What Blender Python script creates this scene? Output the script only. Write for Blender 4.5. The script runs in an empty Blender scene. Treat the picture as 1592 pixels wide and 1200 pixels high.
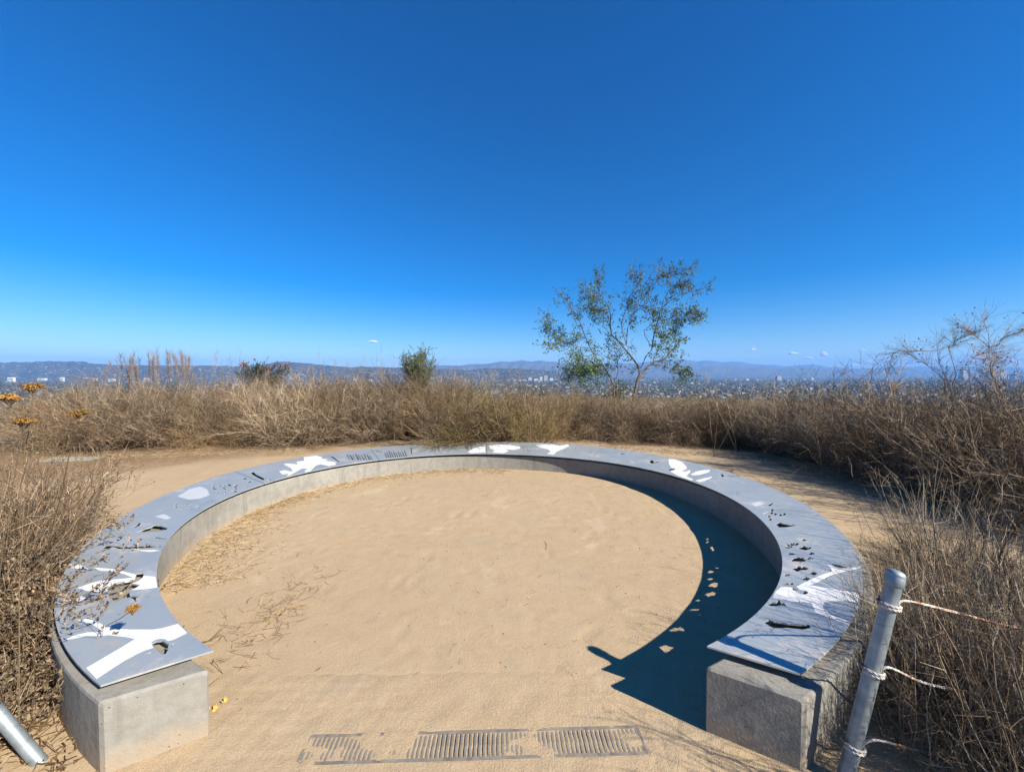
import bpy, bmesh, math, random
import numpy as np
from mathutils import Vector, Matrix
from mathutils.geometry import delaunay_2d_cdt
R = math.radians
rng = np.random.default_rng(7)
random.seed(7)
scene = bpy.context.scene
COL = scene.collection

# ------------------------------------------------------------------ camera
EYE = 1.75                    # eye height in metres
FPX, HX, HY = 600.0, 796.0, 582.0      # focal length and horizon measured on the photograph
cam_d = bpy.data.cameras.new('camera')
cam = bpy.data.objects.new('camera', cam_d)
COL.objects.link(cam)
cam_d.sensor_width = 36.0
cam_d.lens = 36.0 * FPX / 1592.0
cam_d.clip_start = 0.05
cam_d.clip_end = 90000
PITCH = math.atan((600.0 - HY) / FPX)
cam.location = (0, 0, EYE)
cam.rotation_euler = (R(90) - PITCH, 0, 0)
scene.camera = cam

# ------------------------------------------------------------------ sky and sun
SUN_EL, SUN_AZ = 33.0, 124.0          # azimuth clockwise from the viewing direction
world = bpy.data.worlds.new('World')
scene.world = world
world.use_nodes = True
wn = world.node_tree
for n in list(wn.nodes):
    wn.nodes.remove(n)
sky = wn.nodes.new('ShaderNodeTexSky')
sky.sky_type = 'NISHITA'
sky.sun_disc = False
sky.sun_elevation = R(SUN_EL)
sky.sun_rotation = R(SUN_AZ)
sky.altitude = 120
sky.air_density = 1.0
sky.dust_density = 0.0
sky.ozone_density = 6.0
hsv = wn.nodes.new('ShaderNodeHueSaturation')
hsv.inputs['Saturation'].default_value = 1.42
hsv.inputs['Hue'].default_value = 0.508
bg = wn.nodes.new('ShaderNodeBackground')
bg.inputs['Strength'].default_value = 0.064
wo = wn.nodes.new('ShaderNodeOutputWorld')
wn.links.new(sky.outputs[0], hsv.inputs['Color'])
wn.links.new(hsv.outputs[0], bg.inputs[0])
wn.links.new(bg.outputs[0], wo.inputs[0])
sd = bpy.data.lights.new('sun', 'SUN')
sd.energy = 5.0
sd.angle = R(0.53)
sd.color = (1.0, 0.93, 0.82)
sun = bpy.data.objects.new('sun', sd)
COL.objects.link(sun)
SUN_TO = Vector((math.sin(R(SUN_AZ)) * math.cos(R(SUN_EL)), math.cos(R(SUN_AZ)) * math.cos(R(SUN_EL)), math.sin(R(SUN_EL))))
sun.rotation_euler = SUN_TO.to_track_quat('Z', 'Y').to_euler()
sun.location = SUN_TO * 60
vs = scene.view_settings
vs.view_transform = 'Standard'
vs.look = 'None'
vs.exposure = 1.25
vs.gamma = 1.0
vs.use_curve_mapping = False

# ------------------------------------------------------------------ measuring helpers
def ray(px, py):
    x, y = px - HX, py - 600.0
    c, s = math.cos(PITCH), math.sin(PITCH)
    return np.array([x, FPX * c - y * s, -(y * c + FPX * s)])
def on_z(px, py, z):
    d = ray(px, py); t = (z - EYE) / d[2]
    return np.array([d[0] * t, d[1] * t])
def at(px, py, Y):
    d = ray(px, py); t = Y / d[1]
    return np.array([d[0] * t, Y, EYE + d[2] * t])

# ------------------------------------------------------------------ object helpers
def tag(o, label=None, cat=None, group=None, kind=None):
    if label: o['label'] = label
    if cat: o['category'] = cat
    if group: o['group'] = group
    if kind: o['kind'] = kind
    return o
def empty(name, loc=(0, 0, 0), rz=0.0):
    o = bpy.data.objects.new(name, None)
    o.empty_display_size = 0.2
    o.location = loc; o.rotation_euler = (0, 0, rz)
    COL.objects.link(o)
    return o
def link(name, me, parent=None):
    o = bpy.data.objects.new(name, me)
    COL.objects.link(o)
    if parent: o.parent = parent
    return o
def mesh_np(name, V, F, mat, smooth=False, fmat=None):
    """V (n,3); F list of int arrays (m,k)"""
    me = bpy.data.meshes.new(name)
    V = np.asarray(V, np.float32)
    me.vertices.add(len(V)); me.vertices.foreach_set('co', V.ravel())
    if not isinstance(F, (list, tuple)): F = [F]
    F = [np.asarray(f, np.int32) for f in F if len(f)]
    idx = np.concatenate([f.ravel() for f in F])
    tot = np.concatenate([np.full(len(f), f.shape[1], np.int32) for f in F])
    st = np.concatenate([[0], np.cumsum(tot)[:-1]]).astype(np.int32)
    me.loops.add(len(idx)); me.loops.foreach_set('vertex_index', idx)
    me.polygons.add(len(tot)); me.polygons.foreach_set('loop_start', st); me.polygons.foreach_set('loop_total', tot)
    me.polygons.foreach_set('use_smooth', np.full(len(tot), bool(smooth)))
    me.update(calc_edges=True); me.validate()
    for m in (mat if isinstance(mat, (list, tuple)) else [mat]): me.materials.append(m)
    if fmat is not None: me.polygons.foreach_set('material_index', np.asarray(fmat, np.int32))
    return me
def tubes(P, Rd, sides=3, cap=False):
    """P (N,K,3) paths, Rd (N,K) radii -> verts, quads"""
    P = np.asarray(P, float); Rd = np.asarray(Rd, float)
    N, K, _ = P.shape
    T = np.empty_like(P)
    T[:, 1:-1] = P[:, 2:] - P[:, :-2]; T[:, 0] = P[:, 1] - P[:, 0]; T[:, -1] = P[:, -1] - P[:, -2]
    T /= np.linalg.norm(T, axis=2, keepdims=True) + 1e-12
    ref = np.where(np.abs(T[:, :, 2:3]) < 0.9, np.array([0, 0, 1.0]), np.array([1.0, 0, 0]))
    A = np.cross(T, ref); A /= np.linalg.norm(A, axis=2, keepdims=True) + 1e-12
    B = np.cross(T, A)
    ang = np.arange(sides) * 2 * math.pi / sides
    V = P[:, :, None, :] + Rd[:, :, None, None] * (A[:, :, None, :] * np.cos(ang)[None, None, :, None] + B[:, :, None, :] * np.sin(ang)[None, None, :, None])
    V = V.reshape(-1, 3)
    n, k, s = np.meshgrid(np.arange(N), np.arange(K - 1), np.arange(sides), indexing='ij')
    b = n * K * sides; s2 = (s + 1) % sides
    F = np.stack([b + k * sides + s, b + k * sides + s2, b + (k + 1) * sides + s2, b + (k + 1) * sides + s], -1).reshape(-1, 4)
    return V, F
def cat_geo(parts):
    Vs, Fs, off = [], {}, 0
    for V, F in parts:
        F = np.asarray(F)
        Vs.append(V); Fs.setdefault(F.shape[1], []).append(F + off); off += len(V)
    return np.concatenate(Vs), [np.concatenate(f) for f in Fs.values()]
def unit(v):
    return v / (np.linalg.norm(v, axis=-1, keepdims=True) + 1e-12)
def grow(start, d, L, K, wob, up, r):
    """random walks: start (N,3), d (N,3), L (N,) -> (N,K,3)"""
    N = len(start); P = np.empty((N, K, 3)); P[:, 0] = start; d = unit(d.copy())
    for k in range(1, K):
        d = unit(d + r.normal(0, wob, (N, 3)) + np.array([0, 0, up]))
        P[:, k] = P[:, k - 1] + d * (L / (K - 1))[:, None]
    return P
def along(P, idx, t):
    K = P.shape[1]; u = t * (K - 1); k = np.minimum(u.astype(int), K - 2); w = (u - k)[:, None]
    a, b = P[idx, k], P[idx, k + 1]
    return a * (1 - w) + b * w, unit(b - a)
def leaf_quads(pos, size, r, narrow=0.5, dirs=None):
    """small folded leaves: 2 triangles each side -> 2 quads"""
    N = len(pos)
    d = unit(r.normal(0, 1, (N, 3)) if dirs is None else dirs + r.normal(0, .6, (N, 3)))
    s = unit(np.cross(d, r.normal(0, 1, (N, 3)))); n = np.cross(d, s)
    size = np.broadcast_to(size, (N,))[:, None]
    a = pos; m1 = pos + d * size * .5 + s * size * narrow * .5 + n * size * .12
    tip = pos + d * size; m2 = pos + d * size * .5 - s * size * narrow * .5 + n * size * .12
    V = np.stack([a, m1, tip, m2], 1).reshape(-1, 3)
    b = np.arange(N)[:, None] * 4
    return V, np.concatenate([b + np.array([0, 1, 2]), b + np.array([0, 2, 3])])
def box_geo(c, s, rz=0):
    x, y, z = np.array(s) / 2
    V = np.array([[-x, -y, -z], [x, -y, -z], [x, y, -z], [-x, y, -z], [-x, -y, z], [x, -y, z], [x, y, z], [-x, y, z]])
    c_, s_ = math.cos(rz), math.sin(rz)
    V = np.c_[V[:, 0] * c_ - V[:, 1] * s_, V[:, 0] * s_ + V[:, 1] * c_, V[:, 2]] + np.array(c)
    return V, np.array([[0, 3, 2, 1], [4, 5, 6, 7], [0, 1, 5, 4], [1, 2, 6, 5], [2, 3, 7, 6], [3, 0, 4, 7]])
def copy_tree(o, parent=None):
    c = o.copy(); COL.objects.link(c)
    if parent: c.parent = parent
    for ch in list(o.children): copy_tree(ch, c)
    return c

# ------------------------------------------------------------------ materials
def new_mat(name):
    m = bpy.data.materials.new(name); m.use_nodes = True
    nt = m.node_tree; b = nt.nodes['Principled BSDF']
    return m, nt, b
def ramp(nt, fac, stops):
    r = nt.nodes.new('ShaderNodeValToRGB')
    el = r.color_ramp.elements
    while len(el) < len(stops): el.new(0.5)
    for e, (p, c) in zip(el, stops): e.position = p; e.color = (*c, 1)
    nt.links.new(fac, r.inputs[0]); return r.outputs[0]
def noise(nt, scale, detail=4, rough=.55, vec=None, out='Fac'):
    n = nt.nodes.new('ShaderNodeTexNoise')
    n.inputs['Scale'].default_value = scale; n.inputs['Detail'].default_value = detail; n.inputs['Roughness'].default_value = rough
    if vec is not None: nt.links.new(vec, n.inputs['Vector'])
    return n.outputs[out]
def objco(nt):
    return nt.nodes.new('ShaderNodeTexCoord').outputs['Object']
def geo(nt, out):
    return nt.nodes.new('ShaderNodeNewGeometry').outputs[out]
def mixc(nt, f, a, b, mode='MIX'):
    m = nt.nodes.new('ShaderNodeMix'); m.data_type = 'RGBA'; m.blend_type = mode
    for sock, v in ((m.inputs[0], f), (m.inputs[6], a), (m.inputs[7], b)):
        if hasattr(v, 'links') or hasattr(v, 'is_output'): nt.links.new(v, sock)
        else: sock.default_value = v if not isinstance(v, tuple) else (*v, 1)
    return m.outputs[2]
def mathn(nt, op, a, b=None, c=None):
    m = nt.nodes.new('ShaderNodeMath'); m.operation = op
    for i, v in enumerate((a, b, c)):
        if v is None: continue
        if hasattr(v, 'is_output'): nt.links.new(v, m.inputs[i])
        else: m.inputs[i].default_value = v
    return m.outputs[0]
def maprange(nt, v, a, b, c=0, d=1, smooth=True):
    m = nt.nodes.new('ShaderNodeMapRange'); m.interpolation_type = 'SMOOTHSTEP' if smooth else 'LINEAR'
    nt.links.new(v, m.inputs[0])
    for i, x in zip((1, 2, 3, 4), (a, b, c, d)): m.inputs[i].default_value = x
    return m.outputs[0]
def bump(nt, b, h, strength, dist, prev=None):
    n = nt.nodes.new('ShaderNodeBump'); n.inputs['Strength'].default_value = strength; n.inputs['Distance'].default_value = dist
    nt.links.new(h, n.inputs['Height'])
    if prev is not None: nt.links.new(prev, n.inputs['Normal'])
    nt.links.new(n.outputs[0], b.inputs['Normal']); return n.outputs[0]
def twig_mat(name, stops, rough=.85, hue_var=True, trans=0.0):
    m, nt, b = new_mat(name)
    ri = geo(nt, 'Random Per Island')
    c = ramp(nt, ri, stops)
    oi = nt.nodes.new('ShaderNodeObjectInfo').outputs['Random']
    v = maprange(nt, oi, 0, 1, .56, 1.18, False)
    n = noise(nt, 30, 2, .5, objco(nt))
    v2 = mathn(nt, 'MULTIPLY', v, maprange(nt, n, .3, .7, .8, 1.15, False))
    vm = nt.nodes.new('ShaderNodeVectorMath'); vm.operation = 'SCALE'
    nt.links.new(c, vm.inputs[0]); nt.links.new(v2, vm.inputs['Scale'])
    if rough >= .8:
        tint = ramp(nt, mathn(nt, 'FRACT', mathn(nt, 'MULTIPLY', oi, 7.31)), [(0, (.88, .96, 1.02)), (.35, (1, 1, 1)), (.7, (1.06, 1.01, .90)), (1, (1.04, .95, .86))])
        vm2 = nt.nodes.new('ShaderNodeVectorMath'); vm2.operation = 'MULTIPLY'
        nt.links.new(vm.outputs[0], vm2.inputs[0]); nt.links.new(tint, vm2.inputs[1]); vm = vm2
    nt.links.new(vm.outputs[0], b.inputs['Base Color'])
    b.inputs['Roughness'].default_value = rough
    b.inputs['Specular IOR Level'].default_value = .2
    if trans:
        t = nt.nodes.new('ShaderNodeBsdfTranslucent'); nt.links.new(vm.outputs[0], t.inputs[0])
        mx = nt.nodes.new('ShaderNodeMixShader'); mx.inputs[0].default_value = trans
        nt.links.new(b.outputs[0], mx.inputs[1]); nt.links.new(t.outputs[0], mx.inputs[2])
        nt.links.new(mx.outputs[0], nt.nodes['Material Output'].inputs[0])
    return m
def plain(name, col, rough=.6, metal=0.0, var=.12, scale=20, bmp=0.0):
    m, nt, b = new_mat(name)
    n = noise(nt, scale, 5, .6, objco(nt))
    lo = tuple(x * (1 - var) for x in col); hi = tuple(min(1, x * (1 + var)) for x in col)
    nt.links.new(ramp(nt, n, [(.3, lo), (.7, hi)]), b.inputs['Base Color'])
    b.inputs['Roughness'].default_value = rough; b.inputs['Metallic'].default_value = metal
    if bmp: bump(nt, b, n, .5, bmp)
    return m

M = {}
# sand and terrain
m, nt, b = new_mat('sandy_ground'); M['ground'] = m
co = objco(nt)
n1 = noise(nt, .55, 4, .55, co); n2 = noise(nt, 6, 6, .7, co); n5 = noise(nt, 1.7, 5, .7, co); n3 = noise(nt, 130, 3, .6, co)
sand = ramp(nt, n1, [(.3, (0.323, 0.236, 0.140)), (.5, (0.365, 0.271, 0.164)), (.72, (0.393, 0.299, 0.190))])
sand = mixc(nt, .5, sand, ramp(nt, n2, [(.28, (0.266, 0.190, 0.110)), (.5, (0.365, 0.271, 0.164)), (.72, (0.421, 0.324, 0.205))]))
sand = mixc(nt, .38, sand, ramp(nt, n3, [(.25, (0.210, 0.145, 0.082)), (.48, (0.365, 0.271, 0.164)), (.75, (0.505, 0.409, 0.274))]))
sand = mixc(nt, maprange(nt, n5, .52, .68, 0, .4), sand, (.30, .245, .175))
sand = mixc(nt, maprange(nt, n5, .30, .42, .35, 0), sand, (.50, .40, .29))
sep = nt.nodes.new('ShaderNodeSeparateXYZ'); nt.links.new(co, sep.inputs[0])
ln = nt.nodes.new('ShaderNodeVectorMath'); ln.operation = 'LENGTH'; nt.links.new(co, ln.inputs[0]); dist = ln.outputs['Value']
vg = ramp(nt, noise(nt, .02, 6, .7, co), [(.3, (.05, .055, .028)), (.5, (.10, .09, .05)), (.7, (.16, .13, .08))])
far = ramp(nt, noise(nt, .012, 8, .75, co), [(.38, (.028, .040, .022)), (.5, (.06, .068, .048)), (.6, (.14, .135, .12)), (.7, (.24, .235, .22))])
veg = mixc(nt, maprange(nt, dist, 500, 1400), vg, far)
duff = ramp(nt, noise(nt, 18, 5, .7, co), [(.3, (.12, .075, .04)), (.6, (.26, .175, .10))])
edge = mathn(nt, 'ADD', dist, mathn(nt, 'MULTIPLY', noise(nt, .5, 3, .6, co), 3.0))
ground_c = mixc(nt, maprange(nt, edge, 10.3, 11.6), sand, duff)
ground_c = mixc(nt, maprange(nt, dist, 18, 40), ground_c, veg)
nt.links.new(ground_c, b.inputs['Base Color']); b.inputs['Roughness'].default_value = .95; b.inputs['Specular IOR Level'].default_value = .1
nw = noise(nt, 9, 4, .6, co, 'Color')
wv = nt.nodes.new('ShaderNodeVectorMath'); wv.operation = 'MULTIPLY_ADD'
nt.links.new(nw, wv.inputs[0]); wv.inputs[1].default_value = (.25, .25, .25); nt.links.new(co, wv.inputs[2])
tread = nt.nodes.new('ShaderNodeTexNoise'); tread.inputs['Scale'].default_value = 26; tread.inputs['Detail'].default_value = 3
tread.inputs['Distortion'].default_value = 2.2; nt.links.new(wv.outputs[0], tread.inputs['Vector'])
near = maprange(nt, dist, 9, 20, 1, 0)
p1 = bump(nt, b, mathn(nt, 'MULTIPLY', n2, near), .2, .02)
p2 = bump(nt, b, mathn(nt, 'MULTIPLY', tread.outputs[0], near), .42, .010, p1)
p3 = bump(nt, b, mathn(nt, 'MULTIPLY', n3, near), .35, .005, p2)
# concrete
m, nt, b = new_mat('cast_concrete'); M['concrete'] = m
co = objco(nt)
n1 = noise(nt, 2.2, 6, .65, co); n2 = noise(nt, 14, 5, .65, co); n3 = noise(nt, 90, 3, .6, co)
c = ramp(nt, n1, [(.3, (0.167, 0.158, 0.135)), (.5, (0.224, 0.214, 0.186)), (.7, (0.267, 0.258, 0.227))])
c = mixc(nt, .45, c, ramp(nt, n2, [(.3, (0.149, 0.140, 0.113)), (.55, (0.236, 0.223, 0.192)), (.75, (0.298, 0.289, 0.258))]))
st = nt.nodes.new('ShaderNodeMapping'); st.inputs['Scale'].default_value = (7, 7, .5); nt.links.new(co, st.inputs[0])
streak = noise(nt, 1.5, 5, .7, st.outputs[0])
c = mixc(nt, maprange(nt, streak, .5, .72, 0, .5), c, (0.131, 0.118, 0.095))
vo = nt.nodes.new('ShaderNodeTexVoronoi'); vo.inputs['Scale'].default_value = 26; nt.links.new(co, vo.inputs['Vector'])
pit = mathn(nt, 'MULTIPLY', maprange(nt, vo.outputs['Distance'], .06, .13, 1, 0), maprange(nt, noise(nt, 5, 3, .6, co), .5, .56))
c = mixc(nt, mathn(nt, 'MULTIPLY', pit, .7), c, (.10, .092, .08))
sz = nt.nodes.new('ShaderNodeSeparateXYZ'); nt.links.new(co, sz.inputs[0])
splash = mathn(nt, 'ADD', sz.outputs[2], mathn(nt, 'MULTIPLY', noise(nt, 9, 5, .7, co), -.22))
c = mixc(nt, maprange(nt, splash, -.09, .03, .75, 0), c, (.30, .235, .16))
stain = noise(nt, 3.4, 6, .75, co)
c = mixc(nt, maprange(nt, stain, .58, .70, 0, .5), c, (.15, .135, .105))
nt.links.new(c, b.inputs['Base Color']); b.inputs['Roughness'].default_value = .88; b.inputs['Specular IOR Level'].default_value = .25
p1 = bump(nt, b, n2, .35, .012); p2 = bump(nt, b, n3, .4, .004, p1); bump(nt, b, mathn(nt, 'MULTIPLY', pit, -1.0), .8, .006, p2)
# brushed panel metal
def panel_metal(name, base, metal, rough, dirt=.5):
    m, nt, b = new_mat(name)
    co = objco(nt)
    n1 = noise(nt, 1.3, 5, .6, co); n2 = noise(nt, 7, 6, .7, co); n3 = noise(nt, 160, 2, .5, co)
    lo = tuple(x * .9 for x in base)
    c = ramp(nt, n1, [(.35, lo), (.65, base)])
    n4 = noise(nt, 2.6, 6, .72, co)
    c = mixc(nt, maprange(nt, n4, .5, .68, 0, dirt), c, tuple(x * .78 for x in base))
    c = mixc(nt, maprange(nt, n4, .36, .46, dirt * .8, 0), c, (.62, .57, .50))
    mp = nt.nodes.new('ShaderNodeMapping'); mp.inputs['Rotation'].default_value = (0, 0, .6); mp.inputs['Scale'].default_value = (60, 2.5, 1); nt.links.new(co, mp.inputs[0])
    scr = noise(nt, 3, 4, .7, mp.outputs[0])
    c = mixc(nt, maprange(nt, scr, .6, .72, 0, .5 * dirt), c, tuple(min(.8, x * 1.3) for x in base))
    c = mixc(nt, maprange(nt, n2, .55, .75, 0, dirt), c, (.48, .43, .36))
    c = mixc(nt, maprange(nt, n3, .58, .7, 0, .35 * dirt), c, (.36, .33, .28))
    nt.links.new(c, b.inputs['Base Color'])
    b.inputs['Metallic'].default_value = metal
    nt.links.new(maprange(nt, n2, .3, .7, rough - .06, rough + .1, False), b.inputs['Roughness'])
    bump(nt, b, n3, .06, .001)
    return m
M['panel'] = panel_metal('grey_satin_metal', (.40, .44, .445), .42, .40, .85)
M['white'] = panel_metal('white_inlay', (.68, .68, .66), .0, .42, .4)  # white non-metal colour, mottled at random, for the silhouette pieces
M['pale'] = panel_metal('pale_enamel', (.56, .58, .57), .25, .5, .2)
M['spacer'] = plain('spacer_steel', (.45, .43, .38), .5, .6)
# galvanized pipe
m, nt, b = new_mat('galvanized_pipe'); M['galv'] = m
co = objco(nt); n1 = noise(nt, 14, 5, .65, co); n2 = noise(nt, 60, 3, .6, co)
c = ramp(nt, n1, [(.3, (.17, .20, .21)), (.55, (.28, .32, .335)), (.75, (.38, .42, .43))])
c = mixc(nt, maprange(nt, n2, .6, .75, 0, .5), c, (.30, .25, .19))
nt.links.new(c, b.inputs['Base Color']); b.inputs['Metallic'].default_value = .55; b.inputs['Roughness'].default_value = .5
bump(nt, b, n2, .1, .002)
M['iron'] = plain('grate_iron', (.19, .165, .13), .8, .15, .35, 25)
M['pan'] = plain('slot_shade_pan', (.05, .045, .04), .9)  # near-black: shade of deep slots put into the colour of a shallow pan
M['slab'] = plain('pale_slab_concrete', (.24, .235, .20), .9, 0, .15, 8)
m, nt, b = new_mat('twisted_rope'); M['rope'] = m
w = nt.nodes.new('ShaderNodeTexNoise'); w.inputs['Scale'].default_value = 9; w.inputs['Detail'].default_value = 3
nt.links.new(objco(nt), w.inputs['Vector'])
nt.links.new(ramp(nt, w.outputs[0], [(.40, (.30, .15, .09)), (.5, (.44, .34, .26)), (.58, (.56, .52, .46))]), b.inputs['Base Color'])
b.inputs['Roughness'].default_value = .9
# vegetation
M['twig_brown'] = twig_mat('dry_brown_twig', [(0, (.055, .036, .022)), (.35, (.145, .094, .055)), (.7, (.27, .19, .118)), (1, (.43, .34, .24))])
M['twig_grey'] = twig_mat('dry_grey_twig', [(0, (.09, .066, .044)), (.4, (.20, .15, .10)), (.75, (.34, .27, .19)), (1, (.52, .44, .33))])
M['straw'] = twig_mat('dry_straw', [(0, (.13, .085, .042)), (.4, (.25, .17, .085)), (.8, (.38, .275, .15)), (1, (.52, .40, .24))])
M['twig_olive'] = twig_mat('olive_dry_stem', [(0, (.05, .038, .018)), (.4, (.13, .095, .04)), (.8, (.20, .155, .062)), (1, (.33, .25, .11))])
M['leaf_dry'] = twig_mat('dry_curled_leaf', [(0, (.06, .037, .02)), (.4, (.14, .09, .05)), (.8, (.24, .165, .095)), (1, (.36, .265, .16))], trans=.15)
M['leaf_olive'] = twig_mat('olive_small_leaf', [(0, (.05, .042, .018)), (.5, (.14, .115, .042)), (.85, (.24, .19, .07)), (1, (.38, .28, .09))], trans=.2)
M['leaf_dark'] = twig_mat('dead_dark_leaf', [(0, (.05, .035, .022)), (.4, (.12, .085, .05)), (.8, (.21, .155, .095)), (1, (.30, .23, .15))], trans=.1)
M['leaf_green'] = twig_mat('dull_green_leaf', [(0, (.055, .095, .035)), (.5, (.12, .19, .065)), (1, (.22, .29, .12))], .6, trans=.25)
M['leaf_lime'] = twig_mat('pale_green_leaf', [(0, (.09, .14, .05)), (.5, (.16, .23, .08)), (1, (.25, .30, .12))], .7, trans=.3)
M['leaf_deep'] = twig_mat('deep_green_leaf', [(0, (.02, .04, .015)), (.6, (.05, .09, .03)), (1, (.09, .14, .05))], .45, trans=.15)
M['berry'] = twig_mat('red_berry', [(0, (.16, .03, .025)), (1, (.34, .08, .05))], .5)
M['seed'] = twig_mat('purple_brown_seed', [(0, (.09, .05, .045)), (1, (.22, .13, .10))], .8)
M['plume'] = twig_mat('russet_plume', [(0, (.14, .10, .075)), (.6, (.24, .18, .135)), (1, (.34, .27, .20))], .9)
M['flower'] = twig_mat('ochre_flower', [(0, (.16, .075, .02)), (.5, (.32, .165, .04)), (1, (.48, .29, .09))], .85)
M['petal'] = plain('orange_petal', (.75, .36, .06), .7)
M['bark'] = plain('grey_brown_bark', (.11, .085, .065), .9, 0, .35, 25, .01)
# far things
M['roof'] = twig_mat('city_roof', [(0, (.10, .10, .10)), (.45, (.20, .19, .18)), (.75, (.34, .33, .31)), (1, (.60, .59, .57))], .9)
M['citytree'] = twig_mat('city_foliage', [(0, (.022, .034, .018)), (1, (.06, .075, .04))], .9)
def tower_mat(name, wall, glass):
    m, nt, b = new_mat(name)
    nt.links.new(ramp(nt, noise(nt, .02, 2, .5, objco(nt)), [(.35, tuple(x * .9 for x in wall)), (.65, wall)]), b.inputs['Base Color'])
    b.inputs['Roughness'].default_value = .7
    return m
M['tower_white'] = tower_mat('white_tower_wall', (.66, .65, .62), 0)
M['tower_tan'] = tower_mat('tan_tower_wall', (.42, .36, .30), 0)
M['tower_grey'] = tower_mat('grey_tower_wall', (.22, .23, .26), 0)
M['pane'] = plain('tower_glass', (.10, .13, .17), .25, .2)
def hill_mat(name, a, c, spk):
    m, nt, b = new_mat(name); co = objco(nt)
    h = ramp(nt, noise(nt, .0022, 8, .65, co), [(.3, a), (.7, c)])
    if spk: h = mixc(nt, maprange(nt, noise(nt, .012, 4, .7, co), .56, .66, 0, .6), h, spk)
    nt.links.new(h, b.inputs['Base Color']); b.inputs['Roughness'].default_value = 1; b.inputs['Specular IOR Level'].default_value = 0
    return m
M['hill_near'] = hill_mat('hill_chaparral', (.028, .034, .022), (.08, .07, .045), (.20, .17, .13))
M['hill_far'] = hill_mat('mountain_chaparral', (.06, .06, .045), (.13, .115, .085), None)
m = bpy.data.materials.new('cloud_vapour'); m.use_nodes = True; nt = m.node_tree; M['cloud'] = m
for n_ in list(nt.nodes): nt.nodes.remove(n_)
cd = nt.nodes.new('ShaderNodeBsdfDiffuse'); cd.inputs[0].default_value = (.9, .9, .9, 1)
ct = nt.nodes.new('ShaderNodeBsdfTransparent'); cm = nt.nodes.new('ShaderNodeMixShader'); cm.inputs[0].default_value = .42
nt.links.new(ct.outputs[0], cm.inputs[1]); nt.links.new(cd.outputs[0], cm.inputs[2])
cu = nt.nodes.new('ShaderNodeOutputMaterial'); nt.links.new(cm.outputs[0], cu.inputs['Surface'])
# ------------------------------------------------------------------ ground
def sstep(x, a, b):
    t = np.clip((x - a) / (b - a), 0, 1); return t * t * (3 - 2 * t)
def vnoise(x, y, sc, seed):
    """cheap smooth noise: sum of rotated sines"""
    r = np.random.default_rng(seed); s = 0
    for k in range(7):
        a = r.uniform(0, 2 * math.pi); f = sc * r.uniform(.6, 1.7); p = r.uniform(0, 6.28)
        s = s + np.sin((x * math.cos(a) + y * math.sin(a)) * f + p)
    return s / 7
def ground_z(x, y, detail=True):
    # level around the drain, gently uneven elsewhere
    x = np.asarray(x, float); y = np.asarray(y, float)
    r = np.hypot(x, y)
    z = .09 * sstep(y, 3.0, 6.8)
    z = z - 120 * sstep(r, 11, 900) ** .9
    n = np.clip(1 - (r - 9) / 5, 0, 1) * sstep(np.maximum(np.abs(x) - .9, np.abs(y - 1.87) - .12), 0, 1.5)
    if detail:
        z = z - .03 * (1 - sstep(np.abs(x + .18), .85, 1.15)) * (1 - sstep(np.abs(y - 1.86), .2, .36))
        z = z + n * (.010 * vnoise(x, y, 1.6, 1) + .0015 * vnoise(x, y, 7, 2))
    return z
def axis(lo, hi, step, far_, g=1.18):
    a = list(np.arange(lo, hi + 1e-6, step)); s = step; v = a[-1]
    while v < far_: s *= g; v += s; a.append(v)
    s = step; v = a[0]; pre = []
    while v > -far_: s *= g; v -= s; pre.append(v)
    return np.array(pre[::-1] + a)
gx = axis(-4.5, 4.5, .03, 32000); gy = axis(.9, 8.6, .03, 32000)
X, Y = np.meshgrid(gx, gy, indexing='ij')
Z = ground_z(X, Y)
# trodden relief and footprints on the loose sand
rr = np.random.default_rng(3)
fine = (X > -4.6) & (X < 4.6) & (Y > .8) & (Y < 8.7)
Z = Z + fine * (.0011 * vnoise(X, Y, 24, 5) + .0011 * vnoise(X, Y, 55, 6))
for _ in range(240):
    fx, fy, fa = rr.uniform(-3, 2.6), rr.uniform(1.2, 6.4), rr.normal(0.2, .9)
    i0, i1 = np.searchsorted(gx, (fx - .3, fx + .3)); j0, j1 = np.searchsorted(gy, (fy - .3, fy + .3))
    dx, dy = X[i0:i1, j0:j1] - fx, Y[i0:i1, j0:j1] - fy
    u = dx * math.cos(fa) - dy * math.sin(fa); v = dx * math.sin(fa) + dy * math.cos(fa)
    q = np.sqrt((u / .052) ** 2 + (v / .14) ** 2)
    dep = rr.uniform(.001, .0035)
    Z[i0:i1, j0:j1] += -dep * (1 - sstep(q, .7, 1.05)) + dep * .5 * np.exp(-((q - 1.25) / .18) ** 2)
nx, ny = len(gx), len(gy)
I, J = np.meshgrid(np.arange(nx - 1), np.arange(ny - 1), indexing='ij')
gF = np.stack([I * ny + J, (I + 1) * ny + J, (I + 1) * ny + J + 1, I * ny + J + 1], -1).reshape(-1, 4)
g = link('ground', mesh_np('ground', np.stack([X, Y, Z], -1).reshape(-1, 3), gF, M['ground'], True))
tag(g, kind='structure')

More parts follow.
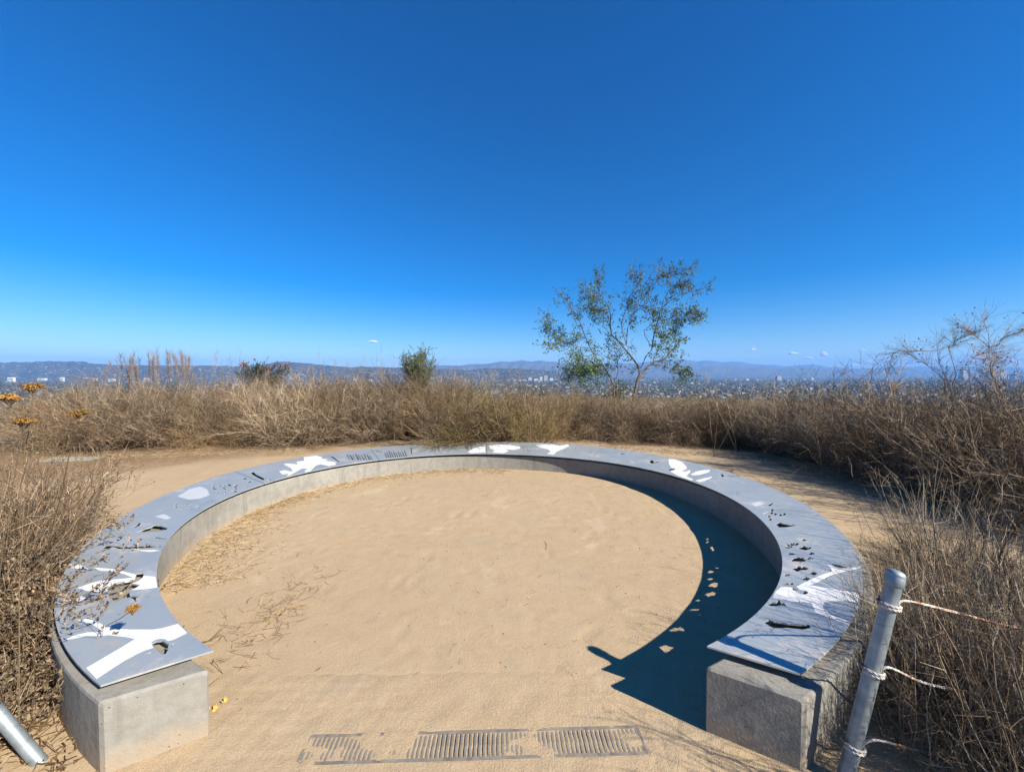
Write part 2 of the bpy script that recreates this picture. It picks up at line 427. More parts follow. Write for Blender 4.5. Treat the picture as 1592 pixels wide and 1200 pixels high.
# ------------------------------------------------------------------ circular bench
PZ = EYE - EYE * .79              # top of the metal panels
BC = np.array([-.35, 4.0])
CO = [3.391, 0.669, -0.043, -0.113, -0.043, -0.075, 0.015, 0.001, 0.023, 0.003, 0.013]
CI = [2.666, 0.197, -0.012, -0.131, -0.047, -0.052, -0.0, 0.008, 0.001, 0.003, -0.007]
def rad(c, th):
    r = c[0] + 0 * th
    for k in range(1, 6): r = r + c[2 * k - 1] * np.cos(k * th) + c[2 * k] * np.sin(k * th)
    return r
def curve(c, th):
    th = np.asarray(th, float); r = rad(c, th)
    return np.stack([BC[0] + r * np.sin(th), BC[1] + r * np.cos(th)], -1)
def theta(p):
    return math.atan2(p[0] - BC[0], p[1] - BC[1])
def zc(ox, oy, s, pts):
    return [on_z(ox + x / s, oy + y / s, PZ) for x, y in pts]
Z1 = (80, 860, 5.686); Z2 = (100, 720, 5.686); Z3 = (260, 680, 4.975); Z4 = (560, 670, 4.42); Z5 = (900, 680, 4.975); Z6 = (1080, 760, 5.686); Z7 = (1090, 870, 5.686); Z0 = (0, 0, 1)
seams_px = [((329, 1012), (156, 1065)), ((257.4, 842), (146, 832)), ((405, 751), (368.5, 733)), ((590, 715), (576, 697)), ((757, 705.7), (756, 689)),
            ((915, 716), (935, 695)), ((1092, 752), (1121, 732)), ((1209, 838), (1303, 823)), ((1100.5, 1004.5), (1246.5, 1048.5))]
seam_th = []
for a, b2 in seams_px:
    seam_th.append((theta(on_z(*a, PZ)), theta(on_z(*b2, PZ))))
W, H_, P_ = 'white', 'hole', 'pale'
def smudge(cx, cy, w, h, n, seed, sz=(6, 16)):
    r = random.Random(seed); out = []
    for _ in range(n):
        x, y = cx + r.uniform(-w, w), cy + r.uniform(-h, h); s = r.uniform(*sz); a = r.uniform(-.6, .6)
        out.append([(x - s, y + s * .25 * math.sin(a)), (x - s * .1, y - s * .28), (x + s * .9, y + s * .3 * math.sin(a) * 2), (x + s * .15, y + s * .25)])
    return out
def ragged(cx, cy, w, h, seed):
    r = random.Random(seed); top = []; bot = []
    n = 7
    for k in range(n + 1):
        x = cx - w + 2 * w * k / n; e = math.sin(math.pi * min(1, max(0, k / n))) ** .6
        top.append((x + r.uniform(-w, w) * .06, cy - h * e * r.uniform(.4, 1.25)))
        if 0 < k < n: bot.append((x + r.uniform(-w, w) * .06, cy + h * e * r.uniform(.4, 1.25)))
    return top + bot[::-1]
art = {k: [] for k in range(8)}
def add(panel, kind, z, pts): art[panel].append((kind, zc(*z, pts)))
add(0, W, Z1, [(400, 1108), (306, 1012), (430, 940), (600, 840), (740, 755), (640, 735), (500, 720), (440, 728), (300, 727), (190, 755), (120, 766), (200, 724), (330, 695), (440, 697), (400, 650), (330, 612), (230, 592), (300, 575), (400, 600), (470, 640), (560, 665), (700, 672), (900, 672), (980, 660), (1080, 632), (1143, 612), (1222, 690), (1180, 712), (1080, 760), (1030, 773), (1000, 755), (960, 752), (915, 762), (880, 785), (895, 825), (900, 832), (840, 850), (760, 885), (640, 950), (500, 1040)])
add(0, H_, Z1, [(885, 795), (920, 775), (980, 767), (1010, 787), (1040, 803), (1070, 798), (1100, 784), (1085, 807), (1060, 820), (1030, 814), (1035, 842), (1010, 887), (975, 890), (935, 862), (908, 828)])
add(0, H_, Z1, [(832, 888), (880, 868), (930, 866), (880, 884)])
add(0, W, Z1, [(372, 125), (480, 132), (560, 140), (750, 187), (830, 198), (924, 205), (935, 300), (830, 315), (700, 322), (690, 325), (745, 298), (780, 276), (702, 264), (738, 250), (620, 246), (560, 262), (515, 290), (496, 335), (330, 335), (230, 305), (330, 268), (430, 240), (600, 225), (720, 214), (640, 182), (540, 158), (430, 152)])
add(0, H_, Z1, [(501, 340), (520, 292), (562, 266), (624, 251), (700, 240), (738, 216), (755, 176), (800, 172), (818, 190), (805, 212), (780, 235), (744, 254), (712, 266), (786, 278), (748, 303), (690, 329), (690, 360), (700, 385), (640, 400), (580, 425), (520, 405), (505, 372)])
add(0, H_, Z1, [(704, 372), (770, 378), (860, 377), (862, 388), (770, 388), (745, 396), (752, 424), (738, 424), (722, 398), (700, 394)])
add(0, W, Z1, [(105, 412), (180, 392), (262, 376), (300, 392), (260, 420), (170, 436), (120, 440)])
add(0, W, Z1, [(150, 108), (215, 95), (300, 118), (330, 138), (240, 134), (170, 126)])
add(0, H_, Z2, [(330, 745), (380, 722), (430, 726), (500, 735), (660, 728), (850, 724), (856, 738), (780, 744), (640, 750), (480, 755), (430, 738), (370, 755)])
add(0, W, Z2, [(650, 762), (720, 768), (790, 764), (850, 770), (760, 782), (690, 776)])
add(1, H_, Z2, [(600, 560), (640, 545), (665, 522), (677, 532), (655, 558), (620, 566)])
add(1, H_, Z2, [(620, 612), (690, 590), (725, 574), (780, 560), (775, 550), (800, 547), (850, 552), (915, 572), (900, 588), (862, 585), (880, 592), (830, 603), (740, 608), (680, 605)])
add(1, H_, Z2, [(785, 652), (810, 649), (850, 658), (905, 665), (900, 673), (840, 668), (800, 662)])
add(1, P_, Z2, [(1000, 292), (1060, 258), (1100, 230), (1200, 205), (1262, 230), (1285, 280), (1200, 312), (1100, 320), (1030, 302)])
add(1, P_, Z2, [(800, 470), (880, 448), (945, 482), (900, 497)])
for q in smudge(1110, 378, 135, 30, 26, 1, (8, 20)): add(1, H_, Z2, q)
for q in smudge(1420, 225, 110, 45, 34, 2, (9, 24)): add(1, H_, Z2, q)
add(1, H_, Z3, [(580, 312), (600, 308), (615, 318), (595, 324)])
add(1, H_, Z3, [(622, 338), (640, 334), (650, 343), (632, 348)])
add(2, H_, Z3, [(640, 270), (665, 264), (690, 288), (720, 302), (752, 318), (742, 330), (700, 310), (665, 290)])
add(2, H_, Z3, [(755, 335), (790, 322), (797, 330), (775, 343)])
add(2, W, Z3, [(865, 262), (905, 252), (970, 265), (962, 240), (900, 207), (930, 200), (1010, 208), (1000, 187), (1060, 178), (1055, 152), (1150, 140), (1200, 152), (1190, 162), (1240, 167), (1222, 180), (1300, 190), (1305, 210), (1250, 222), (1185, 207), (1150, 217), (1110, 258), (1070, 268), (1062, 258), (1090, 240), (1040, 240), (960, 286), (922, 298), (940, 280), (890, 284)])
for k in range(9):
    x = 1385 + k * 22; add(2, H_, Z3, [(x, 125 + (k % 3) * 6), (x + 5, 124 + (k % 3) * 6), (x + 30 + 6 * (k % 2), 172), (x + 24, 173)])
for k in range(4):
    x = 1262 + k * 14; add(2, H_, Z3, [(x, 145 + k * 9), (x + 26, 152 + k * 10), (x + 30, 162 + k * 10), (x + 8, 154 + k * 9)])
add(3, H_, Z4, [(102, 130), (125, 136), (150, 135), (146, 143), (122, 141)])
for k in range(10):
    x = 165 + k * 15; add(3, H_, Z4, [(x, 148 - (k * 7) % 16), (x + 4, 147 - (k * 7) % 16), (x + 22, 184 - k), (x + 16, 185 - k)])
add(3, H_, Z4, [(345, 110), (352, 110), (356, 158), (351, 158)])
add(3, W, Z4, [(735, 143), (775, 121), (820, 107), (860, 104), (860, 146), (800, 150), (760, 152)])
add(4, W, Z4, [(885, 100), (960, 92), (1040, 97), (1100, 106), (1100, 120), (1050, 130), (1000, 125), (1020, 138), (985, 152), (910, 148), (922, 130), (892, 120)])
add(4, W, Z4, [(1205, 96), (1260, 90), (1320, 91), (1370, 101), (1425, 91), (1438, 101), (1390, 125), (1350, 140), (1330, 162), (1285, 157), (1310, 140), (1290, 125), (1242, 115)])
for q in smudge(1145, 127, 22, 10, 5, 5, (7, 12)): add(4, H_, Z4, q)
for q in smudge(1468, 117, 14, 3, 2, 6, (7, 12)): add(4, H_, Z4, q)
for q in smudge(1560, 160, 22, 18, 9, 7, (6, 11)): add(4, H_, Z4, q)
add(5, H_, Z5, [(298, 136), (330, 121), (362, 126), (332, 129)])
add(5, H_, Z5, [(545, 187), (556, 174), (572, 178), (580, 190), (622, 178), (652, 172), (604, 194), (562, 201)])
add(5, W, Z5, [(692, 167), (740, 167), (800, 190), (835, 230), (830, 245), (792, 260), (822, 265), (855, 251), (865, 262), (830, 300), (885, 325), (872, 332), (815, 313), (760, 292), (706, 262), (744, 250), (746, 238), (716, 236), (697, 205)])
add(5, W, Z5, [(862, 285), (910, 262), (960, 252), (1018, 250), (1000, 270), (930, 289), (880, 292)])
add(5, H_, Z5, [(686, 242), (714, 239), (742, 240), (736, 248), (704, 255)])
add(5, W, Z5, [(900, 333), (960, 316), (1040, 302), (1038, 312), (978, 331), (935, 345)])
add(5, W, Z5, [(975, 352), (1000, 336), (1050, 335), (1050, 345), (1010, 358)])
add(6, H_, Z5, [(1098, 280), (1114, 284), (1124, 300), (1106, 306)])
add(6, H_, Z5, [(1150, 289), (1172, 293), (1240, 298), (1242, 305), (1170, 303)])
for q in smudge(1228, 432, 16, 14, 4, 8, (8, 14)): add(6, H_, Z5, q)
add(6, H_, Z6, [(642, 138), (690, 118), (686, 138), (660, 150)])
for x, y in ((684, 188), (680, 212), (712, 222), (656, 243), (668, 268), (758, 230), (792, 222)):
    add(6, H_, Z6, [(x - 20, y + 3), (x - 4, y - 11), (x + 20, y - 3), (x + 2, y + 11)])
add(6, H_, Z6, [(710, 310), (732, 300), (752, 294), (782, 306), (830, 313), (920, 314), (870, 328), (800, 338), (745, 338), (732, 322)])
add(6, P_, Z6, [(500, 130), (560, 108), (612, 130), (540, 156)])
add(6, P_, Z6, [(600, 215), (652, 198), (645, 206), (610, 222)])
for i, (x, y, w, h) in enumerate(((830, 510, 34, 14), (880, 486, 42, 10), (960, 450, 34, 7), (975, 520, 55, 12), (1030, 568, 30, 9), (850, 572, 36, 7), (920, 628, 66, 16), (1010, 615, 40, 6), (930, 703, 72, 18), (815, 760, 26, 8), (1040, 745, 40, 9), (985, 790, 30, 10), (820, 838, 50, 9), (880, 888, 30, 7), (975, 914, 22, 9))):
    add(7, H_, Z6, ragged(x, y, w * 1.1, h * 1.55, 40 + i))
add(7, H_, Z6, [(1184, 652), (1230, 662), (1270, 672), (1338, 690), (1336, 697), (1262, 690), (1225, 674)])
add(7, W, Z6, [(1172, 672), (1205, 676), (1230, 688), (1262, 698), (1300, 706), (1400, 692), (1462, 684), (1464, 700), (1350, 722), (1200, 762), (1080, 826), (1010, 848), (1160, 872), (1300, 890), (1452, 924), (1446, 996), (1290, 986), (1140, 994), (1136, 1050), (1200, 1108), (1352, 1166), (1320, 1180), (1160, 1130), (1062, 1080), (1032, 1004), (830, 988), (690, 958), (712, 912), (760, 866), (850, 866), (890, 902), (940, 930), (1000, 926), (1005, 905), (930, 890), (900, 862), (950, 836), (1000, 812), (1090, 770), (1215, 728), (1205, 700)])
add(7, H_, Z6, [(636, 1022), (680, 997), (720, 1002), (745, 975), (765, 1004), (790, 1006), (815, 1034), (764, 1026), (722, 1034), (680, 1034)])
add(7, H_, Z7, [(545, 548), (600, 528), (640, 541), (700, 550), (760, 562), (870, 571), (955, 570), (970, 600), (900, 615), (760, 600), (640, 606), (602, 582)])
for q in smudge(320, 700, 60, 14, 7, 9, (7, 14)): add(7, H_, Z7, q)

bench = empty('circular_bench', (BC[0], BC[1], 0))
tag(bench, 'low open-ring concrete bench topped with grey metal panels cut with bird shapes', 'bench')
def inside(p, poly):
    x, y = p; c = False; n = len(poly); j = n - 1
    for i in range(n):
        xi, yi = poly[i]; xj, yj = poly[j]
        if (yi > y) != (yj > y) and x < (xj - xi) * (y - yi) / (yj - yi) + xi: c = not c
        j = i
    return c
def prism_from_tris(V2, tris, z0, z1):
    n = len(V2)
    V = np.concatenate([np.c_[V2, np.full(n, z1)], np.c_[V2, np.full(n, z0)]])
    T = np.array(tris)
    F3 = np.concatenate([T, T[:, ::-1] + n])
    ed = {}
    for t in tris:
        for a, b2 in ((t[0], t[1]), (t[1], t[2]), (t[2], t[0])):
            ed[(a, b2)] = 1
    side = [(b2, a, a + n, b2 + n) for (a, b2) in ed if (b2, a) not in ed]
    used = np.unique(np.concatenate([F3.ravel(), np.array(side).ravel()]))
    mp = -np.ones(2 * n, int); mp[used] = np.arange(len(used))
    return V[used], [mp[F3], mp[np.array(side)]]
TH = .009
bloc = np.array([BC[0], BC[1], 0])
for k in range(8):
    (ai, ao), (bi, bo) = seam_th[k], seam_th[k + 1]
    gap = .0035
    ns = max(10, int(abs(bi - ai) / .03))
    ti = np.linspace(ai + (gap / 2.7 if k else 0), bi - (gap / 2.7 if k < 7 else 0), ns)
    to = np.linspace(ao + (gap / 3.6 if k else 0), bo - (gap / 3.6 if k < 7 else 0), ns)
    border = [tuple(p) for p in curve(CI, ti)] + [tuple(p) for p in curve(CO, to)[::-1]]
    shapes = []
    for kind, poly in art[k]:
        poly = [tuple(p) for p in poly]
        # keep every cut well inside its panel
        ok = []
        for p in poly:
            q = np.array(p) - BC; th = math.atan2(q[0], q[1]); r = math.hypot(*q)
            lo, hi = float(rad(CI, np.array(th))) + .006, float(rad(CO, np.array(th))) - .006
            r = min(max(r, lo), hi)
            f = (r - lo) / (hi - lo)
            t0 = ai + (ao - ai) * f + .006; t1 = bi + (bo - bi) * f - .006
            th = min(max(th, t0), t1)
            ok.append((BC[0] + r * math.sin(th), BC[1] + r * math.cos(th)))
        shapes.append((kind, ok))
    verts = [Vector(p) for p in border]; faces = [list(range(len(border)))]
    for kind, poly in shapes:
        faces.append(list(range(len(verts), len(verts) + len(poly)))); verts += [Vector(p) for p in poly]
    res = delaunay_2d_cdt(verts, [], faces, 1, 1e-6)
    V2 = np.array([tuple(v) for v in res[0]]); out = {'panel': [], 'white': [], 'pale': []}
    for f in res[2]:
        for j in range(1, len(f) - 1):
            t = (f[0], f[j], f[j + 1]); c2 = V2[list(t)].mean(0)
            e1, e2 = V2[t[1]] - V2[t[0]], V2[t[2]] - V2[t[0]]
            ar = e1[0] * e2[1] - e1[1] * e2[0]
            if abs(ar) < 1e-9: continue
            if ar < 0: t = t[::-1]
            if not inside(c2, border): continue
            kd = 'panel'
            for kind, poly in shapes:
                if inside(c2, poly): kd = kind if kd != 'hole' else kd
            if kd != 'hole': out[kd].append(t)
    V, F = prism_from_tris(V2 - BC, out['panel'], PZ - TH, PZ)
    pn = link('metal_panel', mesh_np('metal_panel', V, F, M['panel']), bench)
    for kd, nm in (('white', 'white_silhouette'), ('pale', 'pale_cloud_shape')):
        if not out[kd]: continue
        # one mesh per connected shape
        par = {}
        def find(a):
            while par.setdefault(a, a) != a: a = par[a]
            return a
        for t in out[kd]:
            for q in t[1:]: par[find(q)] = find(t[0])
        comp = {}
        for t in out[kd]: comp.setdefault(find(t[0]), []).append(t)
        for ts in comp.values():
            V, F = prism_from_tris(V2 - BC, ts, PZ - TH, PZ + .0004)
            link(nm, mesh_np(nm, V, F, M[kd]), pn)
# concrete ring wall under the panels
def offset_curve(c, th, d):
    p = curve(c, th); q = curve(c, th + 1e-3) - curve(c, th - 1e-3)
    q = unit(q); nrm = np.stack([q[:, 1], -q[:, 0]], -1)     # points inwards/outwards
    out = p - BC; sgn = np.sign((nrm * out).sum(1))[:, None]
    return p + nrm * sgn * d
N = 140
WZ = PZ - .044
(ai, ao), (bi, bo) = seam_th[0], seam_th[8]
ext = .028
thi = np.linspace(ai - ext * .8, bi + ext, N); tho = np.linspace(ao - ext * .5, bo + ext * .9, N)
pin = offset_curve(CI, thi, .05); pout = offset_curve(CO, tho, np.linspace(.022, .06, N)[:, None])
wv = unit(pout - pin)
rows = []
bev = .016
prof = [(0, 0, -.12), (0, 0, WZ - bev), (1, .3 * bev, WZ - .3 * bev), (1, bev, WZ), (2, bev, WZ), (2, .3 * bev, WZ - .3 * bev), (3, 0, WZ - bev), (3, 0, -.12)]
for side, ins, z in prof:
    if side <= 1: p = pin + wv * ins
    else: p = pout - wv * ins
    rows.append(np.c_[p, np.full(N, z)])
G = np.stack(rows, 1)           # (N, 8, 3)
# rounded ends: pull the end stations in and shrink them a little
tan0 = unit(G[1] - G[0]); tan1 = unit(G[-2] - G[-1])
cap0 = G[0] - tan0 * .014; cap1 = G[-1] - tan1 * .014
def shrink(cap, d):
    c = cap.mean(0); q = cap.copy()
    wdir = unit(cap[-1] - cap[0])
    for r_ in range(8):
        q[r_] += wdir * (d if r_ < 4 else -d)
        if 1 <= r_ <= 6: q[r_, 2] -= d
    return q
G = np.concatenate([shrink(cap0, .012)[None], G, shrink(cap1, .012)[None]])
NN = len(G); i, j = np.meshgrid(np.arange(NN - 1), np.arange(7), indexing='ij')
F4 = np.stack([i * 8 + j, (i + 1) * 8 + j, (i + 1) * 8 + j + 1, i * 8 + j + 1], -1).reshape(-1, 4)
caps = np.array([[0, 1, 2, 3, 4, 5, 6, 7], [(NN - 1) * 8 + q for q in range(7, -1, -1)]])
wall = link('concrete_wall', mesh_np('concrete_wall', G.reshape(-1, 3) - bloc, [F4, caps], M['concrete']), bench)
# small steel spacers carrying the panels above the wall
sp_me = mesh_np('spacer', *[(v, f) for v, f in [box_geo((0, 0, 0), (.07, .045, .0342))]][0], M['spacer'])
for k in range(8):
    for f in (.07, .5, .93):
        for rad_f in (.13, .8):
            t_ = seam_th[k][0] + (seam_th[k + 1][0] - seam_th[k][0]) * f; t2 = seam_th[k][1] + (seam_th[k + 1][1] - seam_th[k][1]) * f
            p = curve(CI, np.array([t_]))[0] * (1 - rad_f) + curve(CO, np.array([t2]))[0] * rad_f - BC
            s = link('spacer', sp_me, bench); s.location = (p[0], p[1], (WZ + PZ - TH) / 2); s.rotation_euler = (0, 0, -t_)

# ------------------------------------------------------------------ trench drain half buried in sand
gA, gB = on_z(470, 1162, .01), on_z(1000, 1146, .01)
gl = float(np.linalg.norm(gB - gA)); grz = math.atan2(gB[1] - gA[1], gB[0] - gA[0])
drain = empty('trench_drain', ((gA[0] + gB[0]) / 2, (gA[1] + gB[1]) / 2, -.0125), grz)
tag(drain, 'long iron drain grate with cross slots, half buried in sand', 'drain grate')
gw = .15
link('channel', mesh_np('channel', *box_geo((0, 0, .003), (gl, gw, .004)), M['pan']), drain)
fr = cat_geo([box_geo((0, s * (gw / 2 - .008), .009), (gl, .016, .012)) for s in (-1, 1)] + [box_geo((s * (gl / 2 - .006), 0, .009), (.012, gw - .034, .012)) for s in (-1, 1)])
link('frame', mesh_np('frame', *fr, M['iron']), drain)
nb = int(gl / .022)
bar_me = mesh_np('bar', *box_geo((0, 0, 0), (.011, gw - .036, .009)), M['iron'])
for k in range(nb):
    bb = link('bar', bar_me, drain); bb.location = (-gl / 2 + .018 + (gl - .036) * k / (nb - 1), 0, .0095)
# sand drifted over the grate, thick where the photograph hides the slots
ax = np.arange(-gl / 2 - .75, gl / 2 + .75, .009); ay = np.arange(-.5, .52, .009)
AX, AY = np.meshgrid(ax, ay, indexing='ij')
u = (AX + gl / 2) / gl
cover = np.interp(u, [-.4, 0, .12, .2, .3, .36, .40, .55, .62, .68, .85, .92, .97, 1.0, 1.03, 1.5], [.01, .003, -.0008, -.001, -.0008, -.0015, -.005, -.0055, -.003, .0002, .0004, .0, -.003, -.004, .004, .008])
ins_ = (np.abs(AY) < gw / 2) & (np.abs(AX) < gl / 2)
side = np.clip((np.abs(AY) - gw / 2) / .09, 0, 1)
zz = .0168 + cover * .6 + .005 * vnoise(AX, AY, 14, 11) + .003 * vnoise(AX, AY, 60, 12) - .0015
zz = np.where(ins_, zz, np.maximum(zz, .0158 + .003 * vnoise(AX, AY, 30, 13)))
edge_ = np.minimum(np.minimum((AX - ax[0]) / .5, (ax[-1] - AX) / .5), np.minimum((AY - ay[0]) / .3, (ay[-1] - AY) / .3))
e_ = sstep(edge_ + .22 * vnoise(AX, AY, 9, 14) + .12 * vnoise(AX, AY, 25, 15), .05, .85)
zz = -.001 + .02 * (1 - e_) * .45 + (zz + .001 - .009 * (1 - e_)) * 1.0
edge_ = edge_ + .16 * vnoise(AX, AY, 8, 16) + .08 * vnoise(AX, AY, 24, 17)
zz = np.where(edge_ < .45, zz - .0075 * sstep(1 - np.clip(edge_ / .45, 0, 1), 0, 1), zz)
na, nbb = len(ax), len(ay)
I, J = np.meshgrid(np.arange(na - 1), np.arange(nbb - 1), indexing='ij')
sF = np.stack([I * nbb + J, (I + 1) * nbb + J, (I + 1) * nbb + J + 1, I * nbb + J + 1], -1).reshape(-1, 4)
sV = np.stack([AX, AY, zz], -1).reshape(-1, 3)
c_, s_ = math.cos(grz), math.sin(grz)
sV = np.c_[sV[:, 0] * c_ - sV[:, 1] * s_ + drain.location.x, sV[:, 0] * s_ + sV[:, 1] * c_ + drain.location.y, sV[:, 2] - .0125 - .0015]
sd_ = link('sand_drift', mesh_np('sand_drift', sV, sF, M['ground'], True)); tag(sd_, kind='structure')
# pale slab lying in the sand beyond the left shrubs
sl = link('stone_slab', mesh_np('stone_slab', *box_geo((0, 0, 0), (.85, .34, .09)), M['slab']))
p = on_z(112, 714, .09); sl.location = (p[0], p[1], .06); sl.rotation_euler = (0, 0, .12)
tag(sl, 'pale flat slab lying in the sand at the far left', 'slab')

# ------------------------------------------------------------------ fence posts and ropes
def smooth_path(pts, n):
    pts = np.array(pts, float); t = np.linspace(0, len(pts) - 1, n); k = np.minimum(t.astype(int), len(pts) - 2); w = (t - k)[:, None]
    p0 = pts[np.maximum(k - 1, 0)]; p1 = pts[k]; p2 = pts[k + 1]; p3 = pts[np.minimum(k + 2, len(pts) - 1)]
    return .5 * ((2 * p1) + (-p0 + p2) * w + (2 * p0 - 5 * p1 + 4 * p2 - p3) * w ** 2 + (-p0 + 3 * p1 - 3 * p2 + p3) * w ** 3)
def post(base, top, label):
    base, top = np.array(base), np.array(top)
    o = empty('pipe_post', tuple(base)); d = top - base; L = np.linalg.norm(d)
    q = Vector(d).to_track_quat('Z', 'Y')
    def put(nm, V, F, mat, smooth=True):
        ob = link(nm, mesh_np(nm, V, F, mat, smooth), o); ob.rotation_mode = 'QUATERNION'; ob.rotation_quaternion = q; return ob
    r_ = .029 if top[0] > 0 else .026
    V, F = tubes([[(0, 0, -.25), (0, 0, L * .5), (0, 0, L - .01)]], [[r_] * 3], 24); put('pipe', V, F, M['galv'])
    prof = [(.0345, -.045), (.0355, -.042), (.0355, -.010), (.0335, -.006), (.0345, .0), (.033, .007), (.027, .015), (.016, .019), (.004, .0205)]
    V, F = tubes([[(0, 0, L + z) for _, z in prof]], [[r * r_ / .031 for r, _ in prof]], 24); put('cap', V, F, M['galv'])
    for z in (L - .12, L - .32, L - .38, L - .56):
        V, F = tubes([[(r_ - .004, 0, z), (r_ + .012, 0, z), (r_ + .0125, 0, z)]], [[.006, .006, .0005]], 8); a = put('bolt', V, F, M['iron'])
    tag(o, label, 'post')
    return o, d / L, L
pb, pt = np.array([1.42, 1.60, 0]), at(1393, 893, 1.64)
po, pdir, pL = post(pb, pt, 'leaning galvanized pipe post with domed cap and ropes beside the right bench end')
post((-2.15, 1.70, 0), (-2.72, 1.63, .90), 'galvanized pipe post cut off by the bottom left corner')
def rope(px_pts, label, wrap_h):
    pts = []
    c = pb + pdir * wrap_h
    e1 = unit(np.cross(pdir, np.array([0, 1.0, 0]))); e2 = np.cross(pdir, e1)
    for a in np.linspace(0, 3 * math.pi, 18):
        pts.append(c + .037 * (e1 * math.cos(a) + e2 * math.sin(a)) + pdir * (-.012 + .002 * a))
    end = [at(*p) for p in px_pts]
    pts += end
    core = smooth_path(pts, 190)
    o = empty('rope', tuple(core[0]))
    s = np.r_[0, np.cumsum(np.linalg.norm(np.diff(core, axis=0), axis=1))]
    ph = s / .045 * 2 * math.pi
    strands = []
    T = unit(np.gradient(core, axis=0)); A = unit(np.cross(T, np.array([.3, .2, 1.0]))); B = np.cross(T, A)
    core0 = core - core[0]
    for k in range(3):
        q = core0 +   .0031 * (A * np.cos(ph + k * 2.094)[:, None] + B * np.sin(ph + k * 2.094)[:, None]); strands.append(q)
    for k in range(3):
        V, F = tubes([strands[k]], [np.full(len(core), .0030)], 5)
        link('strand', mesh_np('strand', V, F, M['rope'], True), o)
    tag(o, label, 'rope')
rope([(1412, 934, 1.68), (1480, 950, 1.75), (1592, 978, 1.85), (1700, 992, 2.0)], 'top frayed rope running right from near the pipe post cap', pL - .13)
rope([(1385, 1038, 1.62), (1440, 1062, 1.68), (1520, 1078, 1.75), (1610, 1098, 1.85), (1720, 1112, 2.0)], 'middle looped rope tied halfway up the right pipe post', pL - .42)
rope([(1362, 1150, 1.60), (1420, 1164, 1.65), (1500, 1186, 1.72), (1620, 1215, 1.8)], 'lowest rope near the foot of the right pipe post', .17)

# ------------------------------------------------------------------ shrubs
def shrub_geo(seed, n, h, spread, nb, nt, leaves=0, leaf=.02, rb=.12, up=.05, wob=.14, r0=.0045, blen=.45, tlen=.2, bang=.55, K=5, narrow=.5, droop=0, lmin=.3):
    """stems, twigs and leaves of one shrub; returns (stemsVF, twigsVF, leavesVF)"""
    r = np.random.default_rng(seed)
    a = r.uniform(0, 2 * math.pi, n); pol = spread * np.sqrt(r.uniform(0.02, 1, n))
    d = np.stack([np.sin(pol) * np.cos(a), np.sin(pol) * np.sin(a), np.cos(pol)], -1)
    b = np.stack([rb * np.sqrt(r.uniform(0, 1, n)) * np.cos(a), rb * np.sqrt(r.uniform(0, 1, n)) * np.sin(a), np.full(n, -.03)], -1)
    L = h * r.uniform(.6, 1.12, n)
    S = grow(b, d, L, K, wob, up, r)
    sr = np.linspace(1, .35, K)[None] * (r0 * r.uniform(.7, 1.4, n))[:, None]
    i1 = r.integers(0, n, nb); t1 = r.uniform(.15, 1, nb)
    p1, g1 = along(S, i1, t1)
    d1 = unit(g1 + r.normal(0, bang, (nb, 3)))
    B = grow(p1, d1, blen * h * r.uniform(.35, 1, nb) * (1.15 - .6 * t1), 4, wob * 1.3, up - droop, r)
    br = np.linspace(1, .4, 4)[None] * (r0 * .55 * r.uniform(.7, 1.3, nb))[:, None]
    i2 = r.integers(0, nb, nt); t2 = r.uniform(lmin, 1, nt)
    p2, g2 = along(B, i2, t2)
    d2 = unit(g2 + r.normal(0, bang * 1.1, (nt, 3)))
    Tt = grow(p2, d2, tlen * r.uniform(.4, 1.2, nt), 3, wob * 1.2, up * .5 - droop, r)
    tr = np.linspace(1, .5, 3)[None] * (r0 * .36 * r.uniform(.7, 1.3, nt))[:, None]
    for q in (S, B, Tt): q[:, :, 2] = np.maximum(q[:, :, 2], -.02 + .01 * r.random(q.shape[:2]))
    st = tubes(S, sr)
    tw = cat_geo([tubes(B, br), tubes(Tt, tr)])
    lv = None
    if leaves:
        i3 = r.integers(0, nt, leaves); p3, g3 = along(Tt, i3, r.uniform(.2, 1, leaves))
        lv = leaf_quads(p3, leaf * r.uniform(.6, 1.4, leaves), r, narrow, g3)
    return st, tw, lv
def make_proto(name, geo_, mats):
    o = empty(name)
    st, tw, lv = geo_
    link('stems', mesh_np('stems', *st, mats[0]), o)
    t = link('twigs', mesh_np('twigs', *tw, mats[1]), o); t['kind'] = 'stuff'
    if lv is not None and len(mats) > 2:
        l = link('leaves', mesh_np('leaves', *lv, mats[2]), o); l['kind'] = 'stuff'
    return o
used_proto = set()
def place(proto, x, y, rz, sc, label, cat, group=None, sz=None, z=None):
    if proto.name in used_proto: o = copy_tree(proto)
    else: o = proto; used_proto.add(proto.name)
    o.location = (x, y, float(ground_z(x, y, False)) - .01 if z is None else z)
    o.rotation_euler = (random.uniform(-.08, .08), random.uniform(-.08, .08), rz)
    o.scale = (sc, sc, sc if sz is None else sz)
    for k in ('group',):
        if k in o.keys(): del o[k]
    tag(o, label, cat, group)
    return o
B_, G_, S_, O_ = M['twig_brown'], M['twig_grey'], M['straw'], M['twig_olive']
dome = [make_proto('dry_shrub', shrub_geo(10 + k, 46, 1.25, 1.15, 520, 2300, 700, .02, rb=.22, up=.05, tlen=.27), (G_ if k % 2 else B_, B_ if k < 3 else G_, M['leaf_dry'])) for k in range(5)]
straw = [make_proto('straw_clump', shrub_geo(30 + k, 95, 1.3, .55, 520, 1500, 900, .018, rb=.3, up=.02, wob=.07, r0=.0034, blen=.28, tlen=.13, bang=.3, K=5), (S_, S_, M['leaf_dry'])) for k in range(3)]
